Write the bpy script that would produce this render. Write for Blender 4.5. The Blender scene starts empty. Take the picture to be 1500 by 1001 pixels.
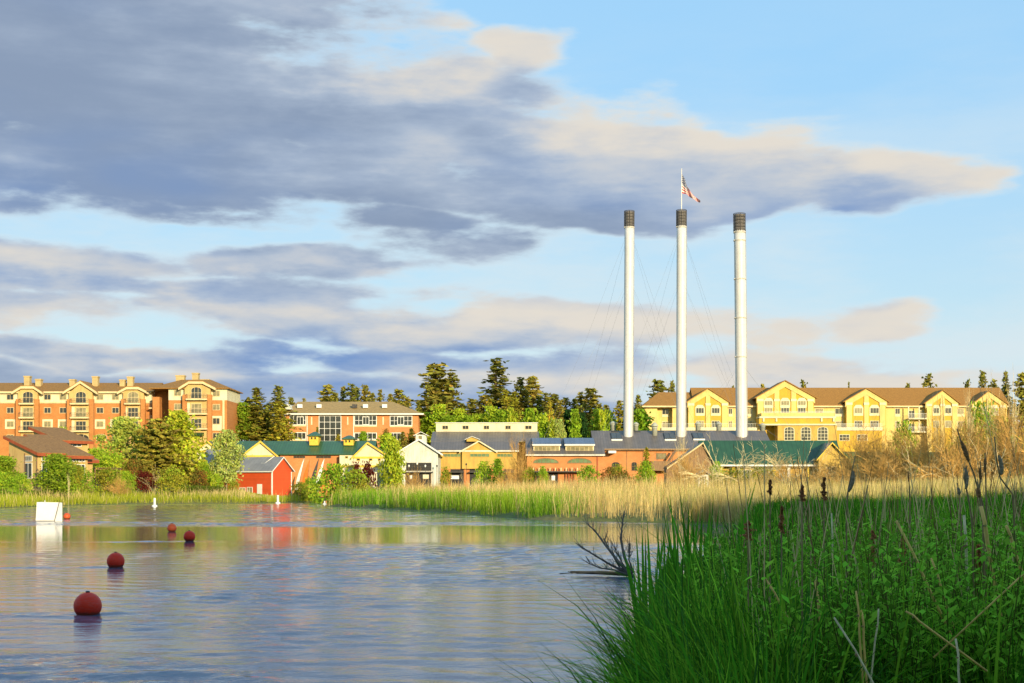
import bpy, math, random
import numpy as np
from mathutils import Vector

SC = bpy.context.scene
C = SC.collection
F = 1500 * 50 / 36.0        # focal length in pixels of the 1500 px wide photograph
H = 3.0                     # eye height above the water
HY = 713.0                  # horizon row
rnd = random.Random(7)
R = math.radians

# ------------------------------------------------------------------ camera
cam = bpy.data.cameras.new('camera')
cam.lens = 50; cam.sensor_width = 36
cam.shift_y = (HY - 500.5) / 1500
cam.clip_start = 0.2; cam.clip_end = 20000
co = bpy.data.objects.new('camera', cam); C.objects.link(co)
co.location = (0, 0, H); co.rotation_euler = (R(90), 0, 0)
SC.camera = co

# ------------------------------------------------------------------ sun, exposure
SUN_EL, SUN_AZ = 11.5, 155.0       # low evening sun behind the camera, a little to its right
sl = bpy.data.lights.new('sun', 'SUN'); sl.energy = 4.6; sl.angle = R(0.5); sl.color = (1.0, 0.80, 0.50)
so = bpy.data.objects.new('sun', sl); C.objects.link(so)
sd_ = Vector((math.sin(R(SUN_AZ)) * math.cos(R(SUN_EL)), math.cos(R(SUN_AZ)) * math.cos(R(SUN_EL)), math.sin(R(SUN_EL))))
so.rotation_euler = sd_.to_track_quat('Z', 'Y').to_euler()
so.location = (60, -120, 60)
vs = SC.view_settings
vs.view_transform = 'Standard'; vs.look = 'None'; vs.exposure = 0.35; vs.gamma = 1.0
vs.use_curve_mapping = False
SC.cycles.max_bounces = 5; SC.cycles.diffuse_bounces = 2; SC.cycles.glossy_bounces = 3
SC.cycles.transparent_max_bounces = 6; SC.cycles.caustics_reflective = False; SC.cycles.caustics_refractive = False

# ------------------------------------------------------------------ small node-expression helper
class E:
    """A float socket in a node tree; arithmetic on it adds math nodes."""
    def __init__(s, nt, sock): s.nt, s.s = nt, sock
    def op(s, name, *a):
        n = s.nt.nodes.new('ShaderNodeMath'); n.operation = name
        for i, v in enumerate((s,) + a):
            if isinstance(v, E): s.nt.links.new(v.s, n.inputs[i])
            else: n.inputs[i].default_value = v
        return E(s.nt, n.outputs[0])
    def __add__(s, o): return s.op('ADD', o)
    def __sub__(s, o): return s.op('SUBTRACT', o)
    def __mul__(s, o): return s.op('MULTIPLY', o)
    def sq(s): return s.op('MULTIPLY', s)
    def step(s, a, b):
        n = s.nt.nodes.new('ShaderNodeMapRange'); n.interpolation_type = 'SMOOTHSTEP'
        s.nt.links.new(s.s, n.inputs[0]); n.inputs[1].default_value = a; n.inputs[2].default_value = b
        return E(s.nt, n.outputs[0])
def mixc(nt, f, a, b, mode='MIX'):
    n = nt.nodes.new('ShaderNodeMix'); n.data_type = 'RGBA'; n.blend_type = mode
    for i, v in ((0, f), (6, a), (7, b)):
        if isinstance(v, E): nt.links.new(v.s, n.inputs[i])
        elif hasattr(v, 'is_output'): nt.links.new(v, n.inputs[i])
        elif isinstance(v, (int, float)): n.inputs[i].default_value = v
        else: n.inputs[i].default_value = (*v, 1)
    return n.outputs[2]
def noise(nt, vec, scale, detail=4, rough=0.55, out=0):
    n = nt.nodes.new('ShaderNodeTexNoise'); n.inputs['Scale'].default_value = scale
    n.inputs['Detail'].default_value = detail; n.inputs['Roughness'].default_value = rough
    nt.links.new(vec, n.inputs['Vector'])
    return E(nt, n.outputs[0]) if out == 0 else n.outputs[1]
def mapping(nt, vec, scale=(1, 1, 1), loc=(0, 0, 0), rot=(0, 0, 0)):
    n = nt.nodes.new('ShaderNodeMapping'); nt.links.new(vec, n.inputs[0])
    n.inputs['Scale'].default_value = scale; n.inputs['Location'].default_value = loc
    n.inputs['Rotation'].default_value = rot
    return n.outputs[0]

# ------------------------------------------------------------------ sky with evening clouds
SKY = 0.10
W = bpy.data.worlds.new('World'); SC.world = W; W.use_nodes = True
W.cycles.sampling_method = 'MANUAL'; W.cycles.sample_map_resolution = 512
nt = W.node_tree; nt.nodes.clear()
wo = nt.nodes.new('ShaderNodeOutputWorld'); bg = nt.nodes.new('ShaderNodeBackground')
nt.links.new(bg.outputs[0], wo.inputs[0]); bg.inputs[1].default_value = SKY
sky = nt.nodes.new('ShaderNodeTexSky'); sky.sky_type = 'NISHITA'; sky.sun_disc = False
sky.sun_elevation = R(SUN_EL); sky.sun_rotation = R(SUN_AZ)
sky.air_density = 1.0; sky.dust_density = 0.6; sky.ozone_density = 1.6
tc = nt.nodes.new('ShaderNodeTexCoord'); dirv = tc.outputs['Generated']
sx = nt.nodes.new('ShaderNodeSeparateXYZ'); nt.links.new(dirv, sx.inputs[0])
X, Y, Z = (E(nt, o) for o in sx.outputs)
AZ = X.op('ARCTAN2', Y); EL = Z.op('ARCSINE')
# clouds of the evening: (column, row, half width, half height, weight), one bank each
BANKS = [(80, 40, 600, 250, 1.7), (40, 215, 380, 95, 1.4), (330, 225, 330, 78, 1.4), (590, 190, 380, 95, 1.3), (930, 246, 420, 78, 1.45), (1260, 256, 190, 64, 1.15),
         (1225, 305, 80, 32, .9), (690, 352, 175, 38, .8), (840, 312, 170, 26, .9), (600, 322, 150, 24, .7), (350, 305, 330, 20, .45),
         (60, 385, 280, 36, 1.0), (420, 392, 260, 42, .95), (200, 428, 520, 24, .75), (60, 460, 380, 28, .95), (440, 472, 380, 30, .95), (720, 475, 300, 44, 1.15), (980, 480, 220, 40, 1.05),
         (1240, 487, 105, 34, .95), (530, 525, 150, 26, .9), (130, 514, 440, 26, .9), (250, 574, 950, 46, 1.25), (800, 545, 380, 42, 1.0), (1100, 537, 280, 34, .9),
         (1330, 552, 280, 28, .9), (1430, 250, 70, 22, .5), (755, 82, 64, 34, .75), (655, 38, 60, 26, .7)]
nz3 = mapping(nt, dirv, (1, 1, 3.2))
wn = nt.nodes.new('ShaderNodeTexNoise'); wn.inputs['Scale'].default_value = 6.0; wn.inputs['Detail'].default_value = 3
nt.links.new(nz3, wn.inputs['Vector'])
ws = nt.nodes.new('ShaderNodeSeparateColor'); nt.links.new(wn.outputs[1], ws.inputs[0])
w1, w2 = E(nt, ws.outputs[0]) - .5, E(nt, ws.outputs[1]) - .5
OUT = (AZ.op('ABSOLUTE')).step(.40, .60).op('MAXIMUM', EL.step(.37, .50))
def density(d_el, thick):
    az = AZ + w1 * .14
    el = EL + w2 * .05 + d_el
    tot = None
    for (px, py, rx, ry, w) in BANKS:
        a = math.atan((px - 750) / F); e = math.atan((HY - py) / F * math.cos(a))
        t = ((az - a) * (F / rx)).sq() + ((el - e) * (F / ry)).sq()
        t = (t * -w) + w
        tot = t if tot is None else tot.op('SMOOTH_MAX', t, .18)
    v = mapping(nt, dirv, (1, 1, 3.4), (0, 0, d_el * 3.4))
    big = noise(nt, v, 2.2, 3) * 5.0 - 2.9
    f = OUT
    tot = tot.op('MAXIMUM', -1.2) * (f * -1 + 1) + big * f
    n1 = noise(nt, v, 11.0, 7, .56) - .5
    n0 = noise(nt, v, 5.0, 3, .5) - .5
    return tot + n1 * 3.1 + n0 * 1.5
D0 = density(0.0, 1); D1 = density(.021, 1); D2 = density(.062, 1)
alpha = D0.step(-.15, .62)
lit = (D1.step(-.5, 1.3) * -.60 + 1) - D2.step(-.4, 1.4) * .42
fine = noise(nt, mapping(nt, dirv, (1, 1, 3.2), (3, 1, 7)), 9.0, 6, .6) - .5
streak = noise(nt, mapping(nt, dirv, (1, 1, 7), (2, 5, 3)), 3.2, 5, .6) - .5
lit = (lit + .08 + EL.step(.20, .10) * .12 + fine * .9 + streak * 1.0).op("MULTIPLY", 1.0)
k = 1.0 / SKY
def kc(r, g, b): return (r * k, g * k, b * k)
grey = mixc(nt, (noise(nt, nz3, 3.0, 3) + EL * .9 - .15).step(.28, .62), kc(.125, .235, .475), kc(.205, .268, .380))
mid = mixc(nt, lit.step(-.05, .75), grey, kc(.36, .43, .53))
cloud = mixc(nt, lit.step(.40, 1.15), mid, kc(.61, .57, .51))
thin = mixc(nt, D0.step(-.05, .8), kc(.54, .63, .68), cloud)
clear = mixc(nt, 1.0, sky.outputs[0], (1.5, 1.75, 1.75), 'MULTIPLY')
pale = mixc(nt, EL.step(.02, .30), kc(.47, .60, .66), kc(.285, .52, .76))
clear = mixc(nt, Y.step(-.5, .5) * .62 + .24, clear, pale)
veil = noise(nt, mapping(nt, dirv, (1, 1, 4), (5, 2, 1)), 4.0, 6, .62).step(.36, .70) * EL.step(.36, .10) * .85
clear = mixc(nt, veil, clear, kc(.55, .635, .675))
final = mixc(nt, alpha, clear, thin)
nt.links.new(final, bg.inputs[0])

# ------------------------------------------------------------------ object helpers
def link(o, parent=None):
    C.objects.link(o)
    if parent is not None: o.parent = parent
    return o
def tag(o, label=None, cat=None, group=None, kind=None):
    if label: o['label'] = label
    if cat: o['category'] = cat
    if group: o['group'] = group
    if kind: o['kind'] = kind
    return o
def thing(name, label, cat, loc=(0, 0, 0), rz=0, group=None):
    o = bpy.data.objects.new(name, None); o.empty_display_size = .3
    link(o); o.location = loc; o.rotation_euler = (0, 0, rz)
    return tag(o, label, cat, group)
class MB:
    def __init__(s): s.v = []; s.f = []
    def add(s, vs, fs):
        n = len(s.v); s.v += [tuple(p) for p in vs]; s.f += [tuple(i + n for i in f) for f in fs]; return s
    def box(s, x0, x1, y0, y1, z0, z1):
        return s.add([(x0, y0, z0), (x1, y0, z0), (x1, y1, z0), (x0, y1, z0), (x0, y0, z1), (x1, y0, z1), (x1, y1, z1), (x0, y1, z1)],
                     [(3, 2, 1, 0), (4, 5, 6, 7), (0, 1, 5, 4), (1, 2, 6, 5), (2, 3, 7, 6), (3, 0, 4, 7)])
    def prism_y(s, pts, y0, y1):
        n = len(pts)
        return s.add([(x, y0, z) for x, z in pts] + [(x, y1, z) for x, z in pts],
                     [tuple(range(n)), tuple(range(2 * n - 1, n - 1, -1))] + [(i, i + n, (i + 1) % n + n, (i + 1) % n) for i in range(n)])
    def prism_x(s, pts, x0, x1):
        n = len(pts)
        return s.add([(x0, y, z) for y, z in pts] + [(x1, y, z) for y, z in pts],
                     [tuple(range(n)), tuple(range(2 * n - 1, n - 1, -1))] + [(i, i + n, (i + 1) % n + n, (i + 1) % n) for i in range(n)])
    def lathe(s, prof, n=16, cx=0, cy=0, caps=True):
        vs = []; fs = []
        for r, z in prof:
            vs += [(cx + r * math.cos(2 * math.pi * i / n), cy + r * math.sin(2 * math.pi * i / n), z) for i in range(n)]
        for j in range(len(prof) - 1):
            fs += [(j * n + i, j * n + (i + 1) % n, (j + 1) * n + (i + 1) % n, (j + 1) * n + i) for i in range(n)]
        if caps: fs += [tuple(range(n - 1, -1, -1)), tuple(range((len(prof) - 1) * n, len(prof) * n))]
        return s.add(vs, fs)
    def tube(s, pts, r0, r1=None, n=5):
        r1 = r0 if r1 is None else r1
        pts = [Vector(p) for p in pts]; vs = []; fs = []; m = len(pts)
        for j, p in enumerate(pts):
            d = (pts[min(j + 1, m - 1)] - pts[max(j - 1, 0)]).normalized()
            a = d.cross(Vector((0, 0, 1)) if abs(d.z) < .9 else Vector((1, 0, 0))).normalized(); b = d.cross(a)
            r = r0 + (r1 - r0) * j / (m - 1)
            vs += [p + (a * math.cos(2 * math.pi * i / n) + b * math.sin(2 * math.pi * i / n)) * r for i in range(n)]
        for j in range(m - 1):
            fs += [(j * n + i, j * n + (i + 1) % n, (j + 1) * n + (i + 1) % n, (j + 1) * n + i) for i in range(n)]
        fs += [tuple(range(n - 1, -1, -1)), tuple(range((m - 1) * n, m * n))]
        return s.add(vs, fs)
    def mesh(s, name, m, smooth=False):
        me = bpy.data.meshes.new(name); me.from_pydata([tuple(v) for v in s.v], [], s.f)
        if m: me.materials.append(m)
        if smooth: me.polygons.foreach_set('use_smooth', [True] * len(me.polygons))
        return me
    def build(s, name, m, parent=None, loc=(0, 0, 0), smooth=False):
        o = bpy.data.objects.new(name, s.mesh(name, m, smooth)); link(o, parent); o.location = loc
        return o
def from_np(name, v, f, m, col=None, smooth=False):
    """v (n,3), f (k,3|4) arrays -> mesh; col (n,3) becomes the point attribute 'tint'."""
    me = bpy.data.meshes.new(name); n, kf = len(v), f.shape[1]
    me.vertices.add(n); me.vertices.foreach_set('co', np.asarray(v, np.float32).ravel())
    me.loops.add(f.size); me.loops.foreach_set('vertex_index', f.astype(np.int32).ravel())
    me.polygons.add(len(f)); me.polygons.foreach_set('loop_start', np.arange(0, f.size, kf, dtype=np.int32))
    if smooth: me.polygons.foreach_set('use_smooth', np.ones(len(f), bool))
    me.update(calc_edges=True)
    if col is not None:
        a = me.attributes.new('tint', 'FLOAT_COLOR', 'POINT')
        a.data.foreach_set('color', np.concatenate([col, np.ones((n, 1))], 1).astype(np.float32).ravel())
    me.materials.append(m)
    return me

# ------------------------------------------------------------------ materials
def new_mat(name):
    m = bpy.data.materials.new(name); m.use_nodes = True
    t = m.node_tree; b = t.nodes['Principled BSDF']
    c = t.nodes.new('ShaderNodeTexCoord')
    return m, t, b, c
def mat(name, col, rough=.8, var=.25, scale=1.5, bump=0, bscale=8, metal=0, spec=None, stretch=(1, 1, 1)):
    m, t, b, c = new_mat(name)
    v = mapping(t, c.outputs['Object'], stretch)
    n = noise(t, v, scale, 5, .6)
    dark = tuple(x * (1 - var) for x in col); lite = tuple(min(.95, x * (1 + var)) for x in col)
    t.links.new(mixc(t, n.step(.3, .7), dark, lite), b.inputs['Base Color'])
    b.inputs['Roughness'].default_value = rough; b.inputs['Metallic'].default_value = metal
    if spec is not None: b.inputs['Specular IOR Level'].default_value = spec
    if bump:
        bn = t.nodes.new('ShaderNodeBump'); bn.inputs['Strength'].default_value = bump; bn.inputs['Distance'].default_value = .05
        t.links.new(noise(t, v, bscale, 4).s, bn.inputs['Height']); t.links.new(bn.outputs[0], b.inputs['Normal'])
    return m
def brick_mat(name, c1, c2, mortar, sc=1.0):
    m, t, b, c = new_mat(name)
    v = mapping(t, c.outputs['Object'], (1, 1, 1), (0, 0, 0), (R(90), 0, 0))
    bt = t.nodes.new('ShaderNodeTexBrick'); t.links.new(v, bt.inputs['Vector'])
    bt.inputs['Color1'].default_value = (*c1, 1); bt.inputs['Color2'].default_value = (*c2, 1); bt.inputs['Mortar'].default_value = (*mortar, 1)
    bt.inputs['Scale'].default_value = sc; bt.inputs['Brick Width'].default_value = .4; bt.inputs['Row Height'].default_value = .13; bt.inputs['Mortar Size'].default_value = .012
    n = noise(t, c.outputs['Object'], .35, 5, .65)
    t.links.new(mixc(t, n.step(.35, .7) * .45, bt.outputs[0], tuple(x * .62 for x in c1)), b.inputs['Base Color'])
    b.inputs['Roughness'].default_value = .85
    return m
def stain_mat(name, col, stain, rough, stretch, thr):
    """paint or render with vertical weather streaks and patchy fading"""
    m, t, b, c = new_mat(name)
    n1 = noise(t, mapping(t, c.outputs['Object'], stretch), 1.0, 6, .65); n2 = noise(t, c.outputs['Object'], .25, 4, .6)
    base = mixc(t, n2.step(.3, .7), tuple(x * .92 for x in col), tuple(min(.9, x * 1.05) for x in col))
    t.links.new(mixc(t, n1.step(thr - .12, thr + .16) * .75, base, stain), b.inputs['Base Color']); b.inputs['Roughness'].default_value = rough
    return m
def seam_mat(name, col, axis='X', pitch=.6, rough=.45, depth=.35, var=.2):
    """standing seam sheet roofing: narrow raised seams over weathered sheets"""
    m, t, b, c = new_mat(name)
    s = t.nodes.new('ShaderNodeSeparateXYZ'); t.links.new(c.outputs['Object'], s.inputs[0])
    x = E(t, s.outputs[axis]) * (1 / pitch)
    fr = x.op('FRACT'); line = (fr - .5).op('ABSOLUTE').step(.34, .5)
    sheet = E(t, t.nodes.new('ShaderNodeTexWhiteNoise').outputs[0])
    wn_ = sheet.s.node; wn_.noise_dimensions = '1D'; t.links.new(x.op('FLOOR').s, wn_.inputs['W'])
    n = noise(t, c.outputs['Object'], .5, 5, .6)
    f = (n.step(.3, .7) * .6 + sheet * .4)
    base = mixc(t, f, tuple(v * (1 - var) for v in col), tuple(v * (1 + var) for v in col))
    t.links.new(mixc(t, line * depth, base, tuple(v * .45 for v in col)), b.inputs['Base Color'])
    b.inputs['Roughness'].default_value = rough
    return m
def buoy_mat(name, col, rough):
    """scuffed vinyl with a slimy band near the waterline"""
    m, t, b, c = new_mat(name)
    n = noise(t, c.outputs['Object'], 9, 6, .65); n2 = noise(t, mapping(t, c.outputs['Object'], (2, 2, 7)), 4, 5, .6)
    s_ = t.nodes.new('ShaderNodeSeparateXYZ'); t.links.new(c.outputs['Object'], s_.inputs[0])
    band = (E(t, s_.outputs[2]) + (n - .5) * .08).step(-.10, -.17)
    base = mixc(t, n2.step(.45, .75) * .5, col, tuple(x * .7 + .07 for x in col)); base = mixc(t, n.step(.62, .74) * .4, base, tuple(x * .45 for x in col))
    t.links.new(mixc(t, band * .7, base, (.09, .045, .018)), b.inputs['Base Color']); b.inputs['Roughness'].default_value = rough; b.inputs['Specular IOR Level'].default_value = .3
    return m
def leaf_mat(name, trans=.3, mul=1.0, rough=.7):
    """foliage: the leaf colour is stored per leaf in 'tint'; part of the light passes through"""
    m = bpy.data.materials.new(name); m.use_nodes = True; t = m.node_tree; t.nodes.clear()
    o = t.nodes.new('ShaderNodeOutputMaterial'); a = t.nodes.new('ShaderNodeAttribute'); a.attribute_name = 'tint'
    d = t.nodes.new('ShaderNodeBsdfDiffuse'); tr = t.nodes.new('ShaderNodeBsdfTranslucent'); mx = t.nodes.new('ShaderNodeMixShader')
    oi = t.nodes.new('ShaderNodeObjectInfo')
    col = mixc(t, 1.0, a.outputs[0], mixc(t, E(t, oi.outputs['Random']), (mul * .80, mul * .86, mul * .8), (mul * 1.2, mul * 1.1, mul * 1.05)), 'MULTIPLY')
    t.links.new(col, d.inputs[0]); t.links.new(col, tr.inputs[0]); mx.inputs[0].default_value = trans
    t.links.new(d.outputs[0], mx.inputs[1]); t.links.new(tr.outputs[0], mx.inputs[2]); t.links.new(mx.outputs[0], o.inputs[0])
    return m
M = {}
M['brick'] = brick_mat('orange_brick', (.52, .190, .036), (.60, .240, .055), (.45, .25, .12))
M['brick2'] = brick_mat('salmon_brick', (.62, .22, .055), (.68, .26, .075), (.50, .30, .16))
M['cream'] = stain_mat('cream_stucco', (.73, .68, .45), (.58, .50, .31), .85, (.9, .9, .25), .55)
M['creamtrim'] = mat('cream_trim', (.70, .56, .30), .7, .12, .8)
M['tan'] = stain_mat('tan_stucco', (.62, .43, .16), (.47, .31, .11), .85, (.9, .9, .25), .55)
M['white'] = mat('white_paint', (.80, .80, .74), .55, .05, 1.2)
M['offwhite'] = stain_mat('weathered_white_boards', (.68, .69, .60), (.46, .45, .36), .75, (1.5, 1.5, .25), .55)
M['yellow'] = stain_mat('pale_yellow_stucco', (.73, .56, .19), (.58, .43, .14), .85, (.8, .8, .22), .55)
M['amber'] = stain_mat('amber_stucco', (.62, .39, .035), (.46, .29, .05), .85, (.8, .8, .22), .55)
M['gold'] = stain_mat('mustard_render', (.60, .40, .085), (.42, .27, .07), .85, (.8, .8, .25), .5)
M['lemon'] = mat('lemon_trim', (.72, .50, .05), .7, .1, 1)
M['red'] = seam_mat('red_barn_boards', (.64, .085, .018), 'Z', .28, .7, .35, .12)
M['brownroof'] = mat('brown_shingles', (.33, .165, .035), .9, .22, 2.5, .4, 6, stretch=(1, 1, 3))
M['tanroof'] = mat('tan_shingles', (.38, .26, .10), .9, .15, 1.6, .3, 6, stretch=(1, 1, 3))
M['cabinroof'] = mat('dark_brown_shingles', (.28, .15, .050), .9, .25, 2.5, .4, 6)
M['fascia'] = mat('rust_red_fascia', (.34, .075, .022), .7, .15, 1)
M['greyroof'] = seam_mat('grey_sheet_roof', (.25, .25, .25), 'X', .9, .5, .22)
M['millroof'] = seam_mat('charcoal_seam_roof', (.150, .128, .112), 'X', .62, .42, .5)
M['greenroof'] = seam_mat('green_seam_roof', (.026, .090, .036), 'X', .95, .4, .45)
M['greenroof2'] = seam_mat('green_seam_roof_light', (.040, .125, .052), 'X', .62, .4, .75)
M['bluemetal'] = seam_mat('blue_grey_metal', (.10, .13, .20), 'X', 1.1, .35, .4)
M['glass'] = mat('window_glass', (.045, .05, .045), .08, .3, .6)
M['paleglass'] = mat('curtained_glass', (.26, .23, .12), .15, .35, .8)
M['greenglass'] = mat('green_tinted_glass', (.16, .24, .12), .15, .25, .6)
M['dark'] = mat('painted_dark_interior', (.03, .028, .025), .8, .3, 1)  # dark colour stands in for the shade inside doorways and wall openings
M['darkmetal'] = mat('dark_metal', (.045, .042, .04), .5, .3, 3)
M['iron'] = mat('iron_railing', (.16, .14, .11), .5, .2, 2)
M['stack'] = stain_mat('white_painted_steel', (.64, .64, .62), (.44, .36, .25), .42, (1.6, 1.6, .05), .62)
M['flange'] = mat('stack_band', (.52, .49, .42), .5, .15, 2)
M['vent'] = mat('galvanised_vent', (.40, .42, .34), .5, .15, 1.5)
M['chimney'] = mat('chimney_stucco', (.50, .38, .17), .85, .12, 1)
M['wood'] = mat('weathered_wood', (.26, .16, .08), .85, .3, 2, stretch=(3, 3, .5))
M['bark'] = mat('bark', (.10, .065, .038), .95, .35, 4, .6, 12)
M['palebark'] = mat('pale_bark', (.38, .33, .22), .9, .3, 4)
M['twig'] = mat('bare_twigs', (.58, .345, .090), .9, .35, 1.2)
M['twigpale'] = mat('pale_bare_stems', (.70, .58, .30), .9, .25, 1.2)
M['leaf'] = leaf_mat('leaves', .38, 1.25)
M['needle'] = leaf_mat('needles', .22, 1.35)
M['blade'] = leaf_mat('grass_blades', .36)
M['buoyshade'] = buoy_mat('shaded_red_buoy_vinyl', (.74, .030, .006), .5)  # redder copy of the vinyl: shade on the near balls put into the colour
M['buoysun'] = buoy_mat('sunlit_orange_buoy_vinyl', (.62, .10, .022), .45)  # orange copy of the vinyl: sunlight on the far balls put into the colour
M['flagpole'] = mat('flagpole_white', (.78, .76, .70), .4, .05, 1)
# ------------------------------------------------------------------ terrain and river
WATER = np.array([(-1.6, -6), (-.6, 0), (-.7, 4), (-.1, 8), (.5, 13), (1.45, 18), (3.2, 26), (5.0, 36), (6.9, 47), (9.3, 60), (12.3, 75), (15, 88), (17.2, 99), (17.5, 107),
                  (15.5, 113), (11, 118), (3, 127), (-3, 146), (-9, 169), (-17, 190), (-24, 206), (-28, 215), (-28.5, 228), (-26, 250), (-22, 275), (-19, 305), (-28, 324),
                  (-39, 320), (-40, 285), (-44, 258), (-56, 252), (-66, 244), (-71, 223), (-71.5, 196), (-95, 170), (-130, 120), (-150, 60), (-150, -20), (-100, -34), (-20, -16)], float)
def shore(x, y):
    """signed distance to the river's edge: positive on land"""
    x = np.asarray(x, float); y = np.asarray(y, float)
    d2 = np.full(x.shape, 1e18); ins = np.zeros(x.shape, bool); n = len(WATER)
    for i in range(n):
        ax, ay = WATER[i]; bx, by = WATER[(i + 1) % n]
        ex, ey = bx - ax, by - ay
        t = np.clip(((x - ax) * ex + (y - ay) * ey) / (ex * ex + ey * ey), 0, 1)
        d2 = np.minimum(d2, (x - ax - t * ex) ** 2 + (y - ay - t * ey) ** 2)
        c = ((ay > y) != (by > y)) & (x < ex * (y - ay) / (ey if ey else 1e-9) + ax)
        ins ^= c
    return np.sqrt(d2) * np.where(ins, -1, 1)
def ss(v, a, b):
    t = np.clip((v - a) / (b - a), 0, 1); return t * t * (3 - 2 * t)
def ground(x, y):
    x = np.asarray(x, float); y = np.asarray(y, float)
    s = shore(x, y)
    near = 1 - ss(y, 60, 100); left = ss(-x, 30, 38) * ss(y, 120, 160)
    h = np.where(s > 0, .10 + 1.3 * ss(s, 0, 1.25) * (.2 + .8 * near) + .042 * np.clip(s, 0, 58) * (1 - left) + left * .095 * np.clip(s, 0, 36), np.maximum(-1.3, .1 + s * .5))
    y0 = 318 + 52 * ss(x, -12, 8) + 6 * ss(x, 60, 110)
    h = h + 10.2 * ss(y, y0, y0 + 32) + 6 * ss(y, 430, 700)
    h = h + 28.2 * (1 - .2 * ss(x, 62, 105)) * ss(-y, 22, 76) * ss(-y, 12, 24)         # the wooded bluff behind the camera
    h = h + np.where(s > 1, .12 * np.sin(x * .37 + y * .11) * np.sin(y * .29 - x * .05), 0)
    return h
def gz(x, y): return float(ground(np.array([x]), np.array([y]))[0])
def at(px, py, D): return Vector(((px - 750) / F * D, D, H - (py - HY) / F * D))
def axis_points(segs):
    out = []
    for a, b, st in segs: out += list(np.arange(a, b, st))
    return np.array(out + [segs[-1][1]])
gx = axis_points([(-6000, -600, 900), (-600, -160, 40), (-160, -20, 3), (-20, 30, .8), (30, 160, 4), (160, 600, 40), (600, 6000, 900)])
gy = axis_points([(-2500, -140, 400), (-140, -10, 6), (-10, 130, 1.2), (130, 420, 3.5), (420, 700, 20), (700, 9000, 830)])
GX, GY = np.meshgrid(gx, gy); GZ = ground(GX, GY)
nx_, ny_ = len(gx), len(gy)
idx = np.arange(nx_ * ny_).reshape(ny_, nx_)
gf = np.stack([idx[:-1, :-1], idx[:-1, 1:], idx[1:, 1:], idx[1:, :-1]], -1).reshape(-1, 4)
m, t, b, c = new_mat('meadow_soil')
n1 = noise(t, c.outputs['Object'], .06, 6, .6); n2 = noise(t, c.outputs['Object'], 1.4, 5, .6)
cc = mixc(t, n1.step(.38, .62), (.11, .17, .022), (.22, .21, .05)); cc = mixc(t, n2.step(.3, .75) * .6, cc, (.055, .040, .018))
t.links.new(cc, b.inputs['Base Color']); b.inputs['Roughness'].default_value = .95
o = bpy.data.objects.new('ground', from_np('ground', np.stack([GX, GY, GZ], -1).reshape(-1, 3), gf, m, smooth=True)); link(o); tag(o, kind='structure')

m, t, b, c = new_mat('river_water')
b.inputs['Base Color'].default_value = (.060, .120, .200, 1); b.inputs['Roughness'].default_value = .03; b.inputs['IOR'].default_value = 1.34
v = c.outputs['Object']
wa = t.nodes.new('ShaderNodeAttribute'); wa.attribute_name = 'wind'; wind = E(t, wa.outputs['Fac'])
h1 = noise(t, mapping(t, v, (1.0, 1.5, 1), (0, 0, 0), (0, 0, R(12))), 1.3, 3, .5)
h2 = noise(t, mapping(t, v, (1, 1.5, 1), (4, 0, 0), (0, 0, R(-20))), 4.2, 4, .6)
hh = (h1 * .030 + h2 * .022) * (wind * .92 + .08)
bn = t.nodes.new('ShaderNodeBump'); bn.inputs['Strength'].default_value = 1.0; bn.inputs['Distance'].default_value = 1.0
t.links.new(hh.s, bn.inputs['Height']); t.links.new(bn.outputs[0], b.inputs['Normal'])
def lumps(x, y, sx_, sy_, seed):
    rg_ = np.random.default_rng(seed); o_ = np.zeros_like(x)
    for i in range(9):
        a_ = rg_.uniform(.35, 2.2); th_ = rg_.uniform(-.5, .5)
        o_ += np.sin((x * math.cos(th_) / sx_ + y * math.sin(th_) / sx_) * a_ + (y / sy_) * rg_.uniform(-2, 2) + rg_.uniform(0, 6.28)) / 9 ** .5
    return o_
BUOYS = [(-10.0, 33.4), (-14.8, 53), (-17.7, 78), (-40, 123)]
def windy(x, y):
    """0 where the river is calm, 1 where the breeze ruffles it"""
    n_ = lumps(x, y, 16, 7, 3); n2_ = lumps(x, y, 5, 2.5, 4)
    edge = n_ * 4 + n2_ * 1.5
    w_ = 1 - ss(y + edge * .8, 70, 78) * (1 - ss(y + edge * .8, 104, 116))            # the calm band across the river
    left = ss(-x - y * .19 + edge * .35, -1.0, 2.5) * ss(y, 26, 34)                   # quieter water along the left
    w_ = w_ * (1 - .72 * left * (y < 76))
    near = ss(x + edge * .25, -4.5, -1.5) * (1 - ss(y, 36, 46))                       # lee of the grassy bank
    w_ = w_ * (1 - .5 * near)
    w_ = w_ * np.clip(.80 + .28 * n2_ + .14 * n_, .3, 1.15)
    for bx, by in BUOYS: w_ = w_ + .9 * np.exp(-((x - bx + 2.2) / 2.8) ** 2 - ((y - by - .12 * (x - bx)) / (.010 * by + .15)) ** 2)
    return np.clip(w_, .02, 1.3)
def waves(x, y):
    rg_ = np.random.default_rng(9); h_ = np.zeros_like(x)
    for i in range(26):
        lam = .34 * (1.8 / .34) ** rg_.random(); th_ = rg_.normal() * .55 + 1.45; k_ = 2 * math.pi / lam
        am = .0046 * lam ** .95
        h_ += am * np.sin(k_ * (x * math.cos(th_) + y * math.sin(th_)) + rg_.uniform(0, 6.28) + .6 * np.sin(x * .7 + i) + .6 * np.sin(y * .45 + 2 * i))
    return h_
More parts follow.
